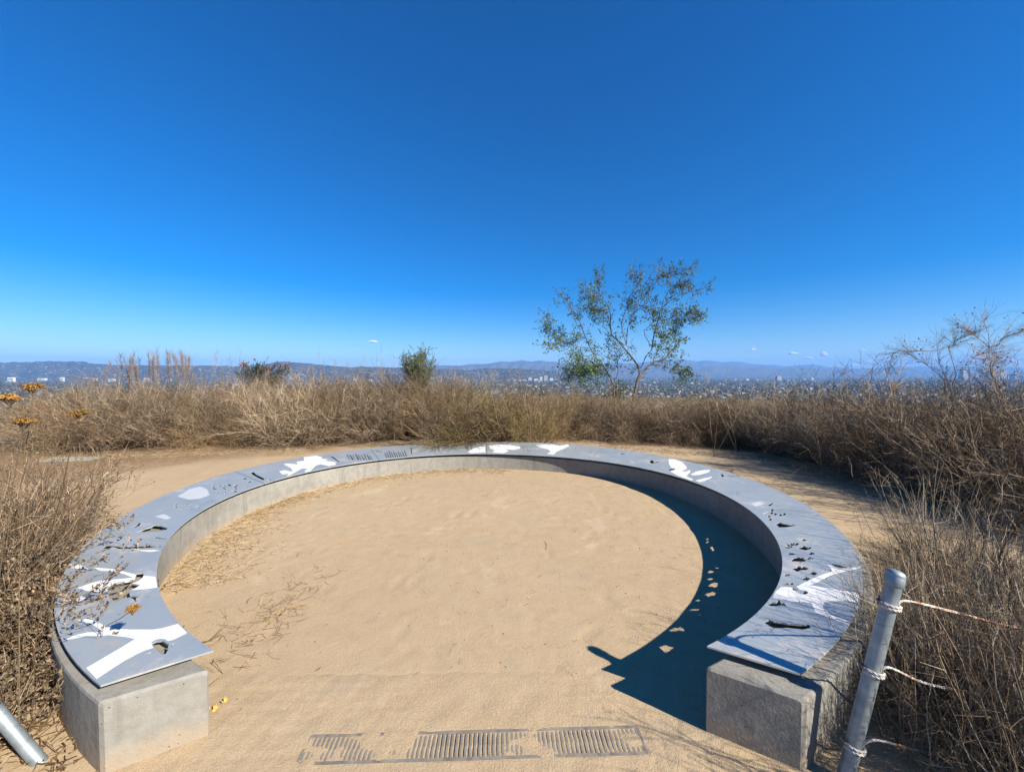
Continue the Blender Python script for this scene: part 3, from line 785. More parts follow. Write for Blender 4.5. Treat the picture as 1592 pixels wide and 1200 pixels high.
low = [make_proto('low_dry_shrub', shrub_geo(50 + k, 60, .62, 1.4, 460, 1700, 1500, .018, rb=.2, up=.0, wob=.2, r0=.0036), (B_, B_ if k else S_, M['leaf_dry'])) for k in range(3)]
bare = [make_proto('bare_shrub', shrub_geo(60 + k, 16, 1.75, .75, 150, 520, 60, .02, rb=.14, up=.05, wob=.16, r0=.0075, blen=.42, tlen=.26, bang=.5, K=7, lmin=.2), (G_, G_, M['leaf_dry'])) for k in range(2)]
olive = [make_proto('olive_shrub', shrub_geo(70 + k, 60, 1.3, .85, 620, 2700, 2600, .017, rb=.3, up=.07, wob=.2, r0=.004, blen=.36, tlen=.19, bang=.6), (B_, B_ if k else O_, M['leaf_olive'])) for k in range(2)]
# thicket: rows of shrubs along the far edge of the sand
def thicket(edge_px, rows, label, group, kinds, step=.62, hs=(.9, 1.1), seed=1, depth=.75):
    r = random.Random(seed)
    pts = [on_z(x, y, .08) for x, y in edge_px]
    seg = [np.linalg.norm(pts[i + 1] - pts[i]) for i in range(len(pts) - 1)]
    tot = sum(seg)
    for row in range(rows):
        n = int(tot / step)
        for k in range(n):
            s = (k + r.uniform(.1, .9)) * tot / n; i = 0
            while i < len(seg) - 1 and s > seg[i]: s -= seg[i]; i += 1
            p = pts[i] + (pts[i + 1] - pts[i]) * s / seg[i]
            d = unit(p); p = p + d * (.35 + (.2 if seed == 5 else 0) + row * depth + r.uniform(-.15, .25))
            kk = kinds[row] if row < len(kinds) else kinds[-1]
            pr = r.choice(kk)
            f = r.uniform(*hs)
            nm = pr.name.split('.')[0]
            lb, ct = label[nm]; lb = ' '.join((lb + ' ' + spot(p, row)).replace('in the second row', 'second row').replace('in the third row', 'third row').replace('at the back of the thicket', 'back row').split()[:16])
            place(pr, p[0], p[1], r.uniform(0, 6.28), f, lb, ct, ct + ' ' + spot(p, row))
def spot(p, row):
    """words that place a shrub by the landmarks around it"""
    q = HX + FPX * p[0] / p[1]
    marks = [(70, 'behind the flower heads at the far left'), (150, 'left of the sagebrush plumes'), (225, 'under the left half of the sagebrush plumes'), (305, 'under the right half of the sagebrush plumes'),
             (375, 'between the plumes and the red-berried bush'), (450, 'in front of the dark red-berried bush'), (530, 'right of the red-berried bush'), (610, 'left of the round light green bush'),
             (690, 'in front of the round light green bush'), (850, 'behind the middle of the bench'), (915, 'below the left side of the tree crown'), (985, 'below the tree trunk'), (1075, 'below the right side of the tree crown'),
             (1150, 'just right of the tree'), (1230, 'below the tan high-rise tower'), (1320, 'at the pale forked stems'), (1400, 'below the low row of clouds'), (1480, 'left of the tallest bare shrubs'), (1600, 'under the tallest bare shrubs'), (9999, 'past the right edge of view')]
    w = next(t for m_, t in marks if q < m_)
    return ('at the sand edge, ', 'in the second row, ', 'in the third row, ', 'at the back of the thicket, ')[row] + w
thicket([(40, 712), (120, 706), (250, 697), (400, 693), (470, 697)], 4,
        {'dry_shrub': ('dense brown dry shrub', 'shrub'), 'low_dry_shrub': ('low spreading dry shrub', 'shrub'), 'straw_clump': ('straw clump', 'dry grass')},
        {'dry_shrub': 'dense shrubs behind the left sand', 'low_dry_shrub': 'low shrubs edging the left sand', 'straw_clump': 'straw clumps behind the left sand'},
        [low + dome, dome, dome[:3] + straw[:1], dome], seed=2, hs=(.82, 1.36))
thicket([(470, 697), (560, 690), (640, 684), (700, 682)], 4,
        {'dry_shrub': ('brown twiggy shrub', 'shrub'), 'low_dry_shrub': ('low brown shrub', 'shrub'), 'straw_clump': ('pale upright straw clump', 'dry grass')},
        {'dry_shrub': 'twiggy shrubs behind the bench, left of the olive shrub', 'low_dry_shrub': 'low shrubs behind the bench, left of the olive shrub', 'straw_clump': 'straw clumps behind the bench, left of the olive shrub'},
        [low + straw[:1] + dome[:1], dome[:3] + straw[:1], dome, dome], seed=3, hs=(.86, 1.4), step=.46)
thicket([(850, 684), (920, 690), (1040, 696), (1170, 702)], 4,
        {'dry_shrub': ('fine twiggy shrub', 'shrub'), 'low_dry_shrub': ('low brown shrub', 'shrub'), 'straw_clump': ('pale straw clump', 'dry grass')},
        {'dry_shrub': 'twiggy shrubs below the tree', 'low_dry_shrub': 'low shrubs below the tree', 'straw_clump': 'straw clumps below the tree'},
        [low + straw[:1] + dome[:1], dome, dome[2:] + straw[:1], dome], seed=4, hs=(.7, 1.06))
thicket([(1180, 706), (1300, 735), (1420, 770), (1600, 830), (1760, 900)], 4,
        {'dry_shrub': ('dark tangled dry shrub', 'shrub'), 'low_dry_shrub': ('low leafy dry shrub', 'shrub'), 'bare_shrub': ('leafless pale shrub', 'shrub')},
        {'dry_shrub': 'tangled shrubs by the right path', 'low_dry_shrub': 'low shrubs by the right path', 'bare_shrub': 'leafless shrubs in the right thicket'},
        [low + dome[3:], dome[3:], dome[3:] + bare, dome[3:]], seed=5, hs=(.72, 1.12), step=.48, depth=.6)
# olive-brown shrubs just behind the bench with ochre tops
for k, (px, py, Yd, sc) in enumerate(((735, 684, 8.35, 1.14), (775, 684, 8.5, 1.2), (815, 684, 8.45, 1.16), (700, 684, 8.6, 1.1), (760, 684, 9.2, 1.22), (840, 684, 9.1, 1.08))):
    p = at(px, py, Yd)
    place(olive[k % 2], p[0], p[1], k * 1.3, sc, 'olive brown upright shrub behind the middle of the bench, ' + ('left of the white shapes', 'above the left white shape', 'above the right white shape', 'leftmost, by the arching grass', 'second row, tallest of them', 'second row, nearest the tree')[k], 'shrub', 'olive shrubs behind the middle of the bench')
mound = [make_proto('mounded_shrub', shrub_geo(140 + k, 85, 1.3, .95, 760, 3400, 1300, .02, rb=.3, up=.05, wob=.15, r0=.0038, blen=.4, tlen=.24, bang=.45, K=6), (G_ if k else B_, B_, M['leaf_dry'] if k else M['leaf_dark'])) for k in range(3)]
for k, (px, py, yo, sc, sz_, w) in enumerate(((165, 702, .6, 1.2, 1.12, 'left of the sagebrush plumes'), (245, 697, .7, 1.45, 1.27, 'broadest one, under the sagebrush plumes'), (330, 695, .7, 1.05, .95, 'right of the sagebrush plumes'), (505, 692, .8, 1.15, 1.3, 'right of the red-berried bush'), (640, 684, .8, 1.2, 1.4, 'under the round light green bush'),
        (880, 686, .8, .95, .85, 'below the left of the tree crown'), (1080, 697, .9, 1.0, .85, 'right of the tree, behind the bench'), (1225, 715, .8, 1.15, .88, 'left of the forked pale stems'), (1330, 742, .9, 1.2, .95, 'darkest one, right of the forked pale stems'), (1450, 780, .9, 1.3, 1.12, 'under the arching bare shrub'), (1560, 810, .9, 1.4, 1.22, 'under the tallest bare shrub'), (1640, 800, 1.4, 1.4, 1.3, 'at the right edge of view'))):
    p = on_z(px, py, .08); p = p + unit(p) * yo
    place(mound[(k * 2) % 3], p[0], p[1], k * 1.9, sc, 'mounded dense brown shrub ' + w, 'shrub', 'mounded shrubs of the thicket', sz_)
# long straw arching over the bench top and litter
def arch_clump(name, px, py, Yd, n, L, seed, label, mat, lean=(0, -1, 0)):
    r = np.random.default_rng(seed); p = at(px, py, Yd)
    b = r.normal(0, .12, (n, 3)); b[:, 2] = 0
    d = unit(r.normal(0, .45, (n, 3)) + np.array(lean) * 1.1 + np.array([0, 0, 1.15]))
    P = grow(b, d, L * r.uniform(.5, 1.1, n), 6, .1, -.16, r)
    P[:, :, 2] = np.where(P[:, :, 1] < -.08, np.maximum(P[:, :, 2], .31 + .05 * r.random(P.shape[:2])), np.maximum(P[:, :, 2], .03))
    V, F = tubes(P, np.linspace(1, .4, 6)[None] * (.0036 * r.uniform(.6, 1.3, n))[:, None])
    i3 = r.integers(0, n, n * 3); q, g3 = along(P, i3, r.uniform(.3, 1, n * 3))
    o = empty(name, (p[0], p[1], float(ground_z(p[0], p[1], False))))
    s = link('stems', mesh_np('stems', V, F, mat), o); s['kind'] = 'stuff'
    l = link('leaves', mesh_np('leaves', *leaf_quads(q, .025, r, .3, g3), mat), o); l['kind'] = 'stuff'
    tag(o, label, 'dry grass'); return o
arch_clump('arching_grass', 690, 670, 7.98, 260, 1.25, 5, 'golden dry grass arching down over the rear of the bench top', M['straw'])
arch_clump('arching_grass', 725, 670, 7.98, 180, 1.2, 6, 'olive dry stems drooping onto the white shape at the rear of the bench', O_)

# sage plumes on the left
r = np.random.default_rng(91)
plume_at = [(px_, np.interp(px_, [156, 175, 192, 210, 230, 247, 262, 285, 303], [566, 552, 545, 556, 550, 536, 548, 543, 562]) + abs(r.normal(0, 9))) for px_ in np.r_[r.uniform(158, 302, 30), [190, 247, 246, 276, 284]]]
for k, (px, top) in enumerate(plume_at):
    Yd = 9.6 + .5 * math.sin(k * 2.1)
    tp = at(px, top, Yd); z0 = float(ground_z(tp[0], tp[1], False))
    o = empty('sagebrush_plume', (tp[0], tp[1], z0)); hgt = tp[2] - z0
    lean = r.normal(0, .06)
    P = grow(np.zeros((1, 3)) + [lean * -2, 0, 0], np.array([[lean, 0, 1.0]]), np.array([hgt]), 8, .03, 0, r)
    link('stem', mesh_np('stem', *tubes(P, np.linspace(.006, .002, 8)[None]), M['twig_grey']), o)
    n = 70; q, g3 = along(P, np.zeros(n, int), 1 - .5 * r.beta(1.2, 2.2, n))
    bl = grow(q, unit(g3 + r.normal(0, .42, (n, 3))), r.uniform(.05, .2, n), 3, .1, .12, r)
    lv = leaf_quads(bl[:, 1:].reshape(-1, 3), .017, r, .4)
    V, F = cat_geo([tubes(bl, np.linspace(1, .5, 3)[None] * np.full((n, 1), .002)), lv])
    pl = link('plume', mesh_np('plume', V, F, M['plume']), o); pl['kind'] = 'stuff'
    tag(o, 'tall russet sagebrush plume standing above the left thicket against the hills', 'plant', 'sagebrush plumes above the left thicket')
# thin wiry stalks sticking up over the brush
def sprig(px, top, Yd, seed, label, group, spread=.3):
    r = np.random.default_rng(seed); tp = at(px, top, Yd); z0 = float(ground_z(tp[0], tp[1], False)); h = tp[2] - z0
    o = empty('wiry_stalk', (tp[0], tp[1], z0))
    P = grow(np.zeros((3, 3)), unit(r.normal(0, spread * .4, (3, 3)) + [0, 0, 1.0]), h * np.array([1, .93, .85]), 7, .05, .03, r)
    link('stem', mesh_np('stem', *tubes(P, np.linspace(.005, .0018, 7)[None] * np.ones((3, 1))), G_), o)
    n = 34; q, g3 = along(P, r.integers(0, 3, n), r.uniform(.55, 1, n))
    tw = grow(q, unit(g3 + r.normal(0, .5, (n, 3))), h * r.uniform(.05, .16, n), 4, .12, .06, r)
    t = link('twigs', mesh_np('twigs', *tubes(tw, np.linspace(1, .5, 4)[None] * np.full((n, 1), .0024)), G_), o); t['kind'] = 'stuff'
    tag(o, label, 'plant', group)
for k, (px, top) in enumerate(((322, 545), (335, 552), (362, 545), (505, 547), (508, 556), (540, 560), (555, 553), (570, 556), (600, 545), (612, 566), (480, 568), (590, 563))):
    sprig(px, top, 9.5 + (k % 3) * .4, 200 + k, 'thin wiry stalk poking above the thicket left of the round green bush', 'wiry stalks left of the round green bush')
for k, (px, top) in enumerate(((690, 575), (712, 566), (735, 572), (760, 576), (782, 574), (800, 578), (826, 580), (700, 580), (745, 578), (772, 570))):
    sprig(px, top, 9.0 + (k % 3) * .4, 230 + k, 'thin stalk with dry heads above the olive shrubs', 'stalks above the olive shrubs', .5)
for k, (px, top) in enumerate(((1112, 580), (1148, 572), (1190, 576), (1245, 590), (1330, 572), (1352, 560), (1368, 575), (1290, 592))):
    sprig(px, top, 7.8 + (k % 3) * .4, 260 + k, 'thin wiry stalk above the shrubs right of the tree', 'wiry stalks right of the tree', .6)

# tall bare shrubs at the right edge, traced from their main branches
def bare_tree(name, Yd, paths, r0, seed, label, cat, twigs=160, mat=None, tl=.28):
    r = np.random.default_rng(seed); mat = mat or G_
    P = []
    for pts in paths:
        q = np.array([at(x, y, Yd) for x, y in pts]); q = smooth_path(q, 9)
        q[:, 1] += np.linspace(0, 1, 9) * r.normal(0, .35) + r.normal(0, .02, 9)
        P.append(q)
    P = np.array(P); base = P[0, 0].copy(); o = empty(name, tuple(base)); P = P - base
    rad_ = np.linspace(1, .3, 9)[None] * (r0 * r.uniform(.7, 1.1, len(P)))[:, None]; rad_[0] *= 1.1
    link('branches', mesh_np('branches', *tubes(P, rad_, 5), mat), o)
    q, g3 = along(P, r.integers(0, len(P), twigs), r.uniform(.3, 1, twigs))
    tw = grow(q, unit(g3 + r.normal(0, .5, (twigs, 3))), tl * r.uniform(.3, 1.3, twigs), 4, .16, .05, r)
    n2 = twigs * 2; q2, g4 = along(tw, r.integers(0, twigs, n2), r.uniform(.2, 1, n2))
    t2 = grow(q2, unit(g4 + r.normal(0, .5, (n2, 3))), tl * .45 * r.uniform(.3, 1.2, n2), 3, .16, .05, r)
    V, F = cat_geo([tubes(tw, np.linspace(1, .5, 4)[None] * np.full((twigs, 1), r0 * .3)), tubes(t2, np.linspace(1, .6, 3)[None] * np.full((n2, 1), r0 * .2))])
    t = link('twigs', mesh_np('twigs', V, F, mat), o); t['kind'] = 'stuff'
    nb_ = twigs // 3
    q, _ = along(t2, r.integers(0, n2, nb_), np.ones(nb_))
    l = link('buds', mesh_np('buds', *leaf_quads(q, .028, r, .7), M['seed']), o); l['kind'] = 'stuff'
    tag(o, label, cat); return o
zz4 = lambda x, y: (1192 + x / 3.98, 480 + y / 3.98)
bare_tree('bare_shrub', 5.4, [[zz4(*p) for p in q] for q in (
    [(1340, 1060), (1330, 850), (1210, 690), (1150, 480), (1120, 330), (1100, 240), (1170, 160)],
    [(1330, 850), (1250, 700), (1190, 520), (1190, 340), (1320, 260)],
    [(1210, 690), (1150, 600), (1140, 440), (1060, 330), (990, 270)],
    [(1150, 480), (1050, 260), (980, 230), (1020, 170)],
    [(1100, 240), (1060, 260), (940, 260), (860, 258), (828, 290), (826, 360)])], .0052, 301, 'tall bare pale shrub arching leftward over the right thicket', 'shrub', 330)
bare_tree('bare_shrub', 5.2, [[zz4(*p) for p in q] for q in (
    [(1470, 1060), (1455, 700), (1425, 560), (1410, 430), (1385, 250), (1370, 100), (1365, 60)],
    [(1425, 560), (1420, 430), (1470, 330), (1540, 290)],
    [(1410, 430), (1330, 330), (1250, 310), (1190, 350)],
    [(1385, 250), (1290, 170), (1260, 140)],
    [(1385, 250), (1450, 180), (1520, 140)],
    [(1425, 560), (1480, 450), (1560, 380)])], .0052, 302, 'tallest bare shrub at the right edge reaching above the skyline', 'shrub', 330)
bare_tree('bare_shrub', 6.4, [[zz4(*p) for p in q] for q in (
    [(440, 1020), (455, 860), (450, 760), (480, 680), (560, 580)],
    [(455, 860), (410, 800), (380, 680)],
    [(450, 760), (520, 720), (620, 690)])], .012, 303, 'pale forked bare stems at the sand edge in the right thicket', 'shrub', 60)
bare_tree('bare_shrub', 6.3, [[zz4(*p) for p in q] for q in (
    [(345, 1000), (300, 900), (250, 770), (215, 680), (180, 640)],
    [(250, 770), (280, 680), (340, 640)],
    [(300, 900), (220, 830), (60, 840)])], .012, 304, 'pale leaning bare stem left of the forked stems at the sand edge', 'shrub', 60)

# ------------------------------------------------------------------ the tree and the green bushes
zt = lambda x, y: (800 + x / 3.98, 400 + y / 3.98)
TY = 14.0
branches = [
    [(735, 960), (735, 880), (765, 760), (775, 680), (720, 600), (650, 520), (590, 470), (590, 350)],
    [(765, 760), (800, 710), (860, 660), (960, 620), (1040, 560), (1100, 490)],
    [(590, 350), (565, 260), (500, 220), (450, 170)],
    [(650, 520), (690, 540), (710, 450), (740, 380), (780, 290), (815, 200), (820, 120)],
    [(775, 680), (800, 640), (840, 560), (870, 440), (900, 320), (960, 270), (1060, 230), (1140, 205)],
    [(900, 320), (940, 230), (980, 185), (1020, 185)],
    [(690, 540), (650, 430), (680, 300), (700, 210), (690, 145)],
    [(780, 280), (830, 180), (860, 150), (950, 140)],
    [(590, 470), (540, 440), (520, 380), (480, 250), (470, 180)],
    [(620, 960), (620, 880), (610, 790), (560, 690), (490, 600), (440, 500), (380, 360), (310, 240)],
    [(620, 800), (650, 700), (670, 620), (650, 520)],
    [(490, 600), (400, 560), (300, 540), (190, 560)],
    [(440, 500), (350, 470), (230, 440), (220, 350)],
    [(860, 660), (850, 560), (840, 480)],
    [(960, 620), (980, 520), (960, 420), (1060, 360)],
    [(840, 560), (800, 460), (850, 400), (820, 340), (810, 250)],
    [(380, 360), (430, 320), (500, 330)],
    [(870, 440), (950, 380), (1080, 390)],
    [(610, 790), (580, 760), (520, 700), (420, 660), (330, 620)],
    [(560, 690), (450, 720), (340, 720)],
    [(860, 660), (960, 690), (1010, 720)],
    [(610, 790), (640, 840), (660, 870)],
]
r = np.random.default_rng(77)
P = []
for k, bpts in enumerate(branches):
    q = smooth_path([at(*zt(*p), TY) for p in bpts], 12)
    P.append(q)
P = np.array(P)
dy = {0: 0, 9: .3}
for k in range(len(P)):
    w = np.linspace(0, 1, 12)
    amp = r.uniform(-1.6, 1.6) if k not in (0, 9) else 0
    P[k, :, 1] += amp * w ** 1.2
    P[k] += r.normal(0, .025, (12, 3))
base = P[0, 0].copy(); base[2] = float(ground_z(base[0], base[1], False))
P[0, 0] = base; P[9, 0, 2] = base[2]
tree = empty('tree', tuple(base)); P0 = P - base
tag(tree, 'sparse many-branched tree with small green leaf clusters rising behind the brush', 'tree')
rt = .6 * np.array([.085, .06, .022, .035, .045, .02, .025, .02, .02, .05, .03, .025, .022, .02, .022, .022, .016, .02, .025, .02, .02, .016])
link('trunk', mesh_np('trunk', *tubes(P0[[0, 9]], np.linspace(1, .35, 12)[None] * rt[[0, 9]][:, None], 8), M['bark'], True), tree)
oth = [k for k in range(len(P)) if k not in (0, 9)]
link('limbs', mesh_np('limbs', *tubes(P0[oth], np.linspace(1, .3, 12)[None] * rt[oth][:, None], 6), M['bark'], True), tree)
n = 1150
q, g3 = along(P0, r.integers(0, len(P0), n), r.uniform(.36, 1, n))
tw = grow(q, unit(g3 + r.normal(0, .75, (n, 3))), r.uniform(.15, .7, n), 5, .18, .03, r)
t = link('twigs', mesh_np('twigs', *tubes(tw, np.linspace(1, .5, 5)[None] * np.full((n, 1), .004)), M['bark']), tree); t['kind'] = 'stuff'
# leaf clusters near the twig tips, fewer and redder towards the top
nl = 11500
cl = r.choice(n, 1000, replace=False)
wgt = np.exp(-np.clip(tw[cl, -1, 2] - 2.6, 0, 9) * .12); wgt /= wgt.sum()
ii = r.choice(cl, nl, p=wgt)
q, g3 = along(tw, ii, r.uniform(.45, 1, nl)); q = q + r.normal(0, .05, (nl, 3))
l = link('leaves', mesh_np('leaves', *leaf_quads(q, r.uniform(.05, .11, nl), r, .42, g3), M['leaf_green']), tree); l['kind'] = 'stuff'
# the low leafy mass on the left of the crown
c0 = at(*zt(430, 700), TY) - base
nl = 1500; q = c0 + r.normal(0, 1, (nl, 3)) * np.array([.42, .4, .30]); q[:, 2] = np.maximum(q[:, 2], 1.0)
l = link('low_foliage', mesh_np('low_foliage', *leaf_quads(q, r.uniform(.06, .12, nl), r, .42), M['leaf_green']), tree); l['kind'] = 'stuff'
hi = np.where(tw[:, -1, 2] > 3.6)[0]; ns = 900; ii = r.choice(hi, ns)
q, g3 = along(tw, ii, r.uniform(.3, 1, ns))
l = link('seed_clusters', mesh_np('seed_clusters', *leaf_quads(q + r.normal(0, .03, (ns, 3)), r.uniform(.04, .075, ns), r, .6), M['seed']), tree); l['kind'] = 'stuff'

def ball_bush(name, px, py, Yd, w, h, seed, mats, label, nl, leaf, narrow, berries=0, stems=26):
    r = np.random.default_rng(seed); c = at(px, py, Yd); z0 = float(ground_z(c[0], c[1], False))
    o = empty(name, (c[0], c[1], z0)); H = c[2] - z0
    a = r.uniform(0, 2 * math.pi, stems); el = np.arccos(r.uniform(-.2, 1, stems)); rr_ = r.uniform(.6, 1.05, stems)
    end = np.stack([w * rr_ * np.sin(el) * np.cos(a), w * rr_ * np.sin(el) * np.sin(a), H + h * rr_ * np.cos(el)], -1)
    mid = end * np.array([.35, .35, .6])
    t = np.linspace(0, 1, 6)[None, :, None]
    P = mid[:, None] * 2 * t * (1 - t) + end[:, None] * t ** 2
    P += r.normal(0, .02, P.shape) * t
    link('stems', mesh_np('stems', *tubes(P, np.linspace(.012, .004, 6)[None] * np.ones((stems, 1)), 4), M['bark']), o)
    nt_ = stems * 16; q, g3 = along(P, r.integers(0, stems, nt_), r.uniform(.5, 1, nt_))
    tw = grow(q, unit(g3 + r.normal(0, .7, (nt_, 3))), w * r.uniform(.15, .5, nt_), 3, .15, .05, r)
    x = link('twigs', mesh_np('twigs', *tubes(tw, np.full((nt_, 3), .003)), M['bark']), o); x['kind'] = 'stuff'
    q, g3 = along(tw, r.integers(0, nt_, nl), r.uniform(.2, 1, nl))
    x = link('leaves', mesh_np('leaves', *leaf_quads(q, leaf * r.uniform(.6, 1.3, nl), r, narrow, g3), mats[0]), o); x['kind'] = 'stuff'
    if berries:
        tops = np.where(tw[:, -1, 2] > H)[0]
        cc = tw[r.choice(tops, 14), -1]; q = cc[r.integers(0, 14, berries)] + r.normal(0, .05, (berries, 3))
        x = link('berries', mesh_np('berries', *leaf_quads(q, r.uniform(.03, .05, berries), r, .9), mats[1]), o); x['kind'] = 'stuff'
    tag(o, label, 'bush'); return o
ball_bush('toyon_bush', 410, 583, 11.8, .72, .42, 401, (M['leaf_deep'], M['berry']), 'dark green rounded bush with red berry clusters behind the left thicket', 4200, .06, .4, 420, 40)
ball_bush('round_bush', 648, 566, 11.0, .5, .56, 402, (M['leaf_lime'],), 'light green feathery round bush rising above the brush behind the bench', 6500, .06, .28, 0, 60)

# ------------------------------------------------------------------ near plants on the left
def yarrow(px, py, Yd, base_xy, seed, label, size=.028):
    r = np.random.default_rng(seed); tp = at(px, py, Yd)
    b = np.array([base_xy[0], base_xy[1], 0.0]); o = empty('yarrow_stalk', tuple(b)); e = tp - b
    q = smooth_path([np.zeros(3), e * [.25, .25, .45], e * [.7, .7, .8], e], 12); q += r.normal(0, .003, q.shape); q[-1] = e
    link('stem', mesh_np('stem', *tubes([q], [np.linspace(.0024, .0015, 12)], 6), M['leaf_dark'], True), o)
    n = 26; ang = r.uniform(0, 6.28, n); rr_ = size * np.sqrt(r.uniform(0, 1, n))
    tips = e + np.stack([rr_ * np.cos(ang), rr_ * np.sin(ang), .012 + .012 * (1 - (rr_ / size) ** 2) + r.normal(0, .002, n)], -1)
    st = np.stack([np.repeat((e - [0, 0, .02])[None], n, 0), tips], 1)
    V, F = tubes(st, np.full((n, 2), .0012)); 
    link('flower_stems', mesh_np('flower_stems', V, F, M['twig_brown']), o)
    lv = leaf_quads(tips.repeat(26, 0) + r.normal(0, .0055, (n * 26, 3)) * [1, 1, .45], r.uniform(.005, .010, n * 26), r, .6)
    h = link('flower_head', mesh_np('flower_head', *lv, M['flower']), o); h['kind'] = 'stuff'
    tag(o, label, 'flower'); return o
yarrow(51, 607, 1.55, (-2.30, 1.75), 1, 'topmost dried ochre flower head on a thin stalk at the left edge', .026)
yarrow(14, 625, 1.5, (-2.35, 1.7), 2, 'dried ochre flower head cut by the left edge, below the topmost one')
yarrow(124, 648, 1.7, (-2.45, 1.92), 3, 'dried ochre flower head standing alone in front of the left thicket', .028)
yarrow(36, 661, 1.5, (-2.3, 1.65), 4, 'dried ochre flower head lowest in the cluster by the left edge', .028)
yarrow(206, 950, 1.9, (-2.55, 2.25), 5, 'dried orange flower head leaning out over the left bench panel', .022)
# dark curled-leaf plant at the block, feathery dry brush above it
curl = [make_proto('curled_leaf_plant', shrub_geo(80 + k, 34, .62, .95, 160, 520, 2600, .025, rb=.2, up=.06, wob=.15, r0=.004, blen=.4, tlen=.12, K=6, narrow=.55), (B_, B_, M['leaf_dark'])) for k in range(2)]
feather = [make_proto('feathery_shrub', shrub_geo(85 + k, 70, 1.05, .75, 420, 1900, 1500, .017, rb=.22, up=.05, wob=.12, r0=.0035, blen=.36, tlen=.13, bang=.4, K=6), (G_, B_, M['leaf_dry'])) for k in range(2)]
curl_spots = ((-2.30, 1.80, 1.0, 'nearest the block corner of the bench end'), (-2.62, 2.10, 1.15, 'beside the lowest bird cut-out'), (-2.95, 2.3, 1.2, 'beside the slender bird cut-out'), (-2.55, 1.62, 1.0, 'behind the cut-off pipe post'), (-3.05, 2.6, 1.2, 'beside the long dark slit'),
    (-2.42, 1.98, .95, 'against the outer wall of the bench end'), (-2.8, 1.9, 1.15, 'at the left edge under the flower heads'), (-3.25, 2.45, 1.25, 'left of the slender bird cut-out'), (-3.35, 2.9, 1.2, 'left of the long dark slit'), (-2.25, 1.58, .8, 'in front of the cut-off pipe post'))
for k, (x, y, s, w) in enumerate(curl_spots):
    place(curl[k % 2], x - .17, y - .03, k * 1.7, s * .78, 'dead plant with dark curled leaves ' + w, 'plant', 'curled leaf plants by the left bench end')
for k, (x, y, s, w) in enumerate(((-3.75, 2.95, 1.1, 'nearest the curled-leaf plants'), (-4.05, 3.35, 1.1, 'beside the panel seam'), (-4.3, 3.1, 1.2, 'at the left edge of view'), (-3.55, 2.6, 1.1, 'behind the curled-leaf plants'), (-4.55, 3.75, 1.05, 'farthest up the bench'), (-3.9, 2.6, 1.2, 'below the lowest flower head'))):
    place(feather[k % 2], x - .25, y - .05, k * 1.9, s * .92, 'feathery brown shrub on the outer left of the bench, ' + w, 'shrub', 'feathery shrubs on the left of the bench')
# ------------------------------------------------------------------ near brush on the right
mesh_br = [make_proto('tangled_brush', shrub_geo(120 + k, 80, .85, 1.1, 480, 1900, 900, .016, rb=.3, up=.02, wob=.16, r0=.0036, blen=.5, tlen=.2, bang=.55, K=6), (G_, G_ if k else B_, M['leaf_dry'])) for k in range(3)]
wisp = [make_proto('wispy_stem_clump', shrub_geo(130 + k, 48, 1.05, .5, 150, 330, 60, .014, rb=.2, up=.04, wob=.1, r0=.003, blen=.4, tlen=.16, K=7), (G_, G_, M['leaf_dry'])) for k in range(2)]
for k, (x, y, s, w) in enumerate(((2.05, 1.72, .62, 'just right of the pipe post'), (2.5, 1.95, .7, 'under the top rope'), (2.95, 2.25, .66, 'at the right edge above the ropes'), (2.4, 2.35, .55, 'nearest the sand path behind the post'), (2.95, 2.75, .55, 'at the path edge by the wispy stems'), (3.5, 2.7, .66, 'at the right edge by the path'),
        (3.5, 3.15, .6, 'farthest along the path'), (2.1, 1.38, .6, 'between the middle and lowest ropes'), (2.6, 1.5, .7, 'under the middle rope at the right edge'), (2.2, 2.0, .42, 'against the outer wall of the right bench end'), (3.1, 1.8, .8, 'past the right ends of the ropes'), (1.95, 1.5, .45, 'at the foot of the pipe post'))):
    place(mesh_br[k % 3], x + .12, y, k * 2.3, s, 'tangled grey brown brush ' + w, 'brush', 'tangled brush behind the ropes')
for k, (x, y, s, w) in enumerate(((2.75, 2.4, .85, 'above the top rope'), (3.4, 2.9, .95, 'over the sand path'), (2.3, 1.95, .8, 'nearest the pipe post'), (3.2, 2.3, .95, 'at the right edge above the ropes'), (3.9, 3.5, .9, 'farthest back by the path'), (2.55, 1.75, .9, 'under the top rope'), (2.15, 1.62, .75, 'behind the middle rope'), (1.98, 1.62, .7, 'touching the pipe post'), (2.2, 2.0, .75, 'between post and sand path'), (2.4, 1.6, .85, 'between the top and middle ropes'), (1.9, 1.75, .68, 'between the pipe post and the bench end'), (2.25, 2.25, .55, 'beside the bench, next to the white branch shape'), (2.3, 1.75, .8, 'rising between the ropes close to the pipe post'))):
    place(wisp[k % 2], x, y, k * 1.1, s, 'wispy pale stems ' + w, 'plant', 'wispy stems behind the ropes')
for k, (x, y, s, w) in enumerate(((1.98, 1.15, .85, 'closest to the pipe post'), (2.3, 1.15, .95, 'under the lowest rope'), (2.2, .8, .95, 'nearest the viewpoint'), (2.6, .95, 1.05, 'farthest right'), (2.45, 1.35, 1.0, 'behind the lowest rope'))):
    place(wisp[k % 2], x, y, k * 1.9 + .4, s, 'dry stems at the bottom right corner, ' + w, 'plant', 'dry stems near the viewpoint')

for pr in mound + dome + straw + low + bare + olive + curl + feather + mesh_br + wisp:
    if pr.name not in used_proto:
        for ch in list(pr.children): bpy.data.objects.remove(ch)
        bpy.data.objects.remove(pr)
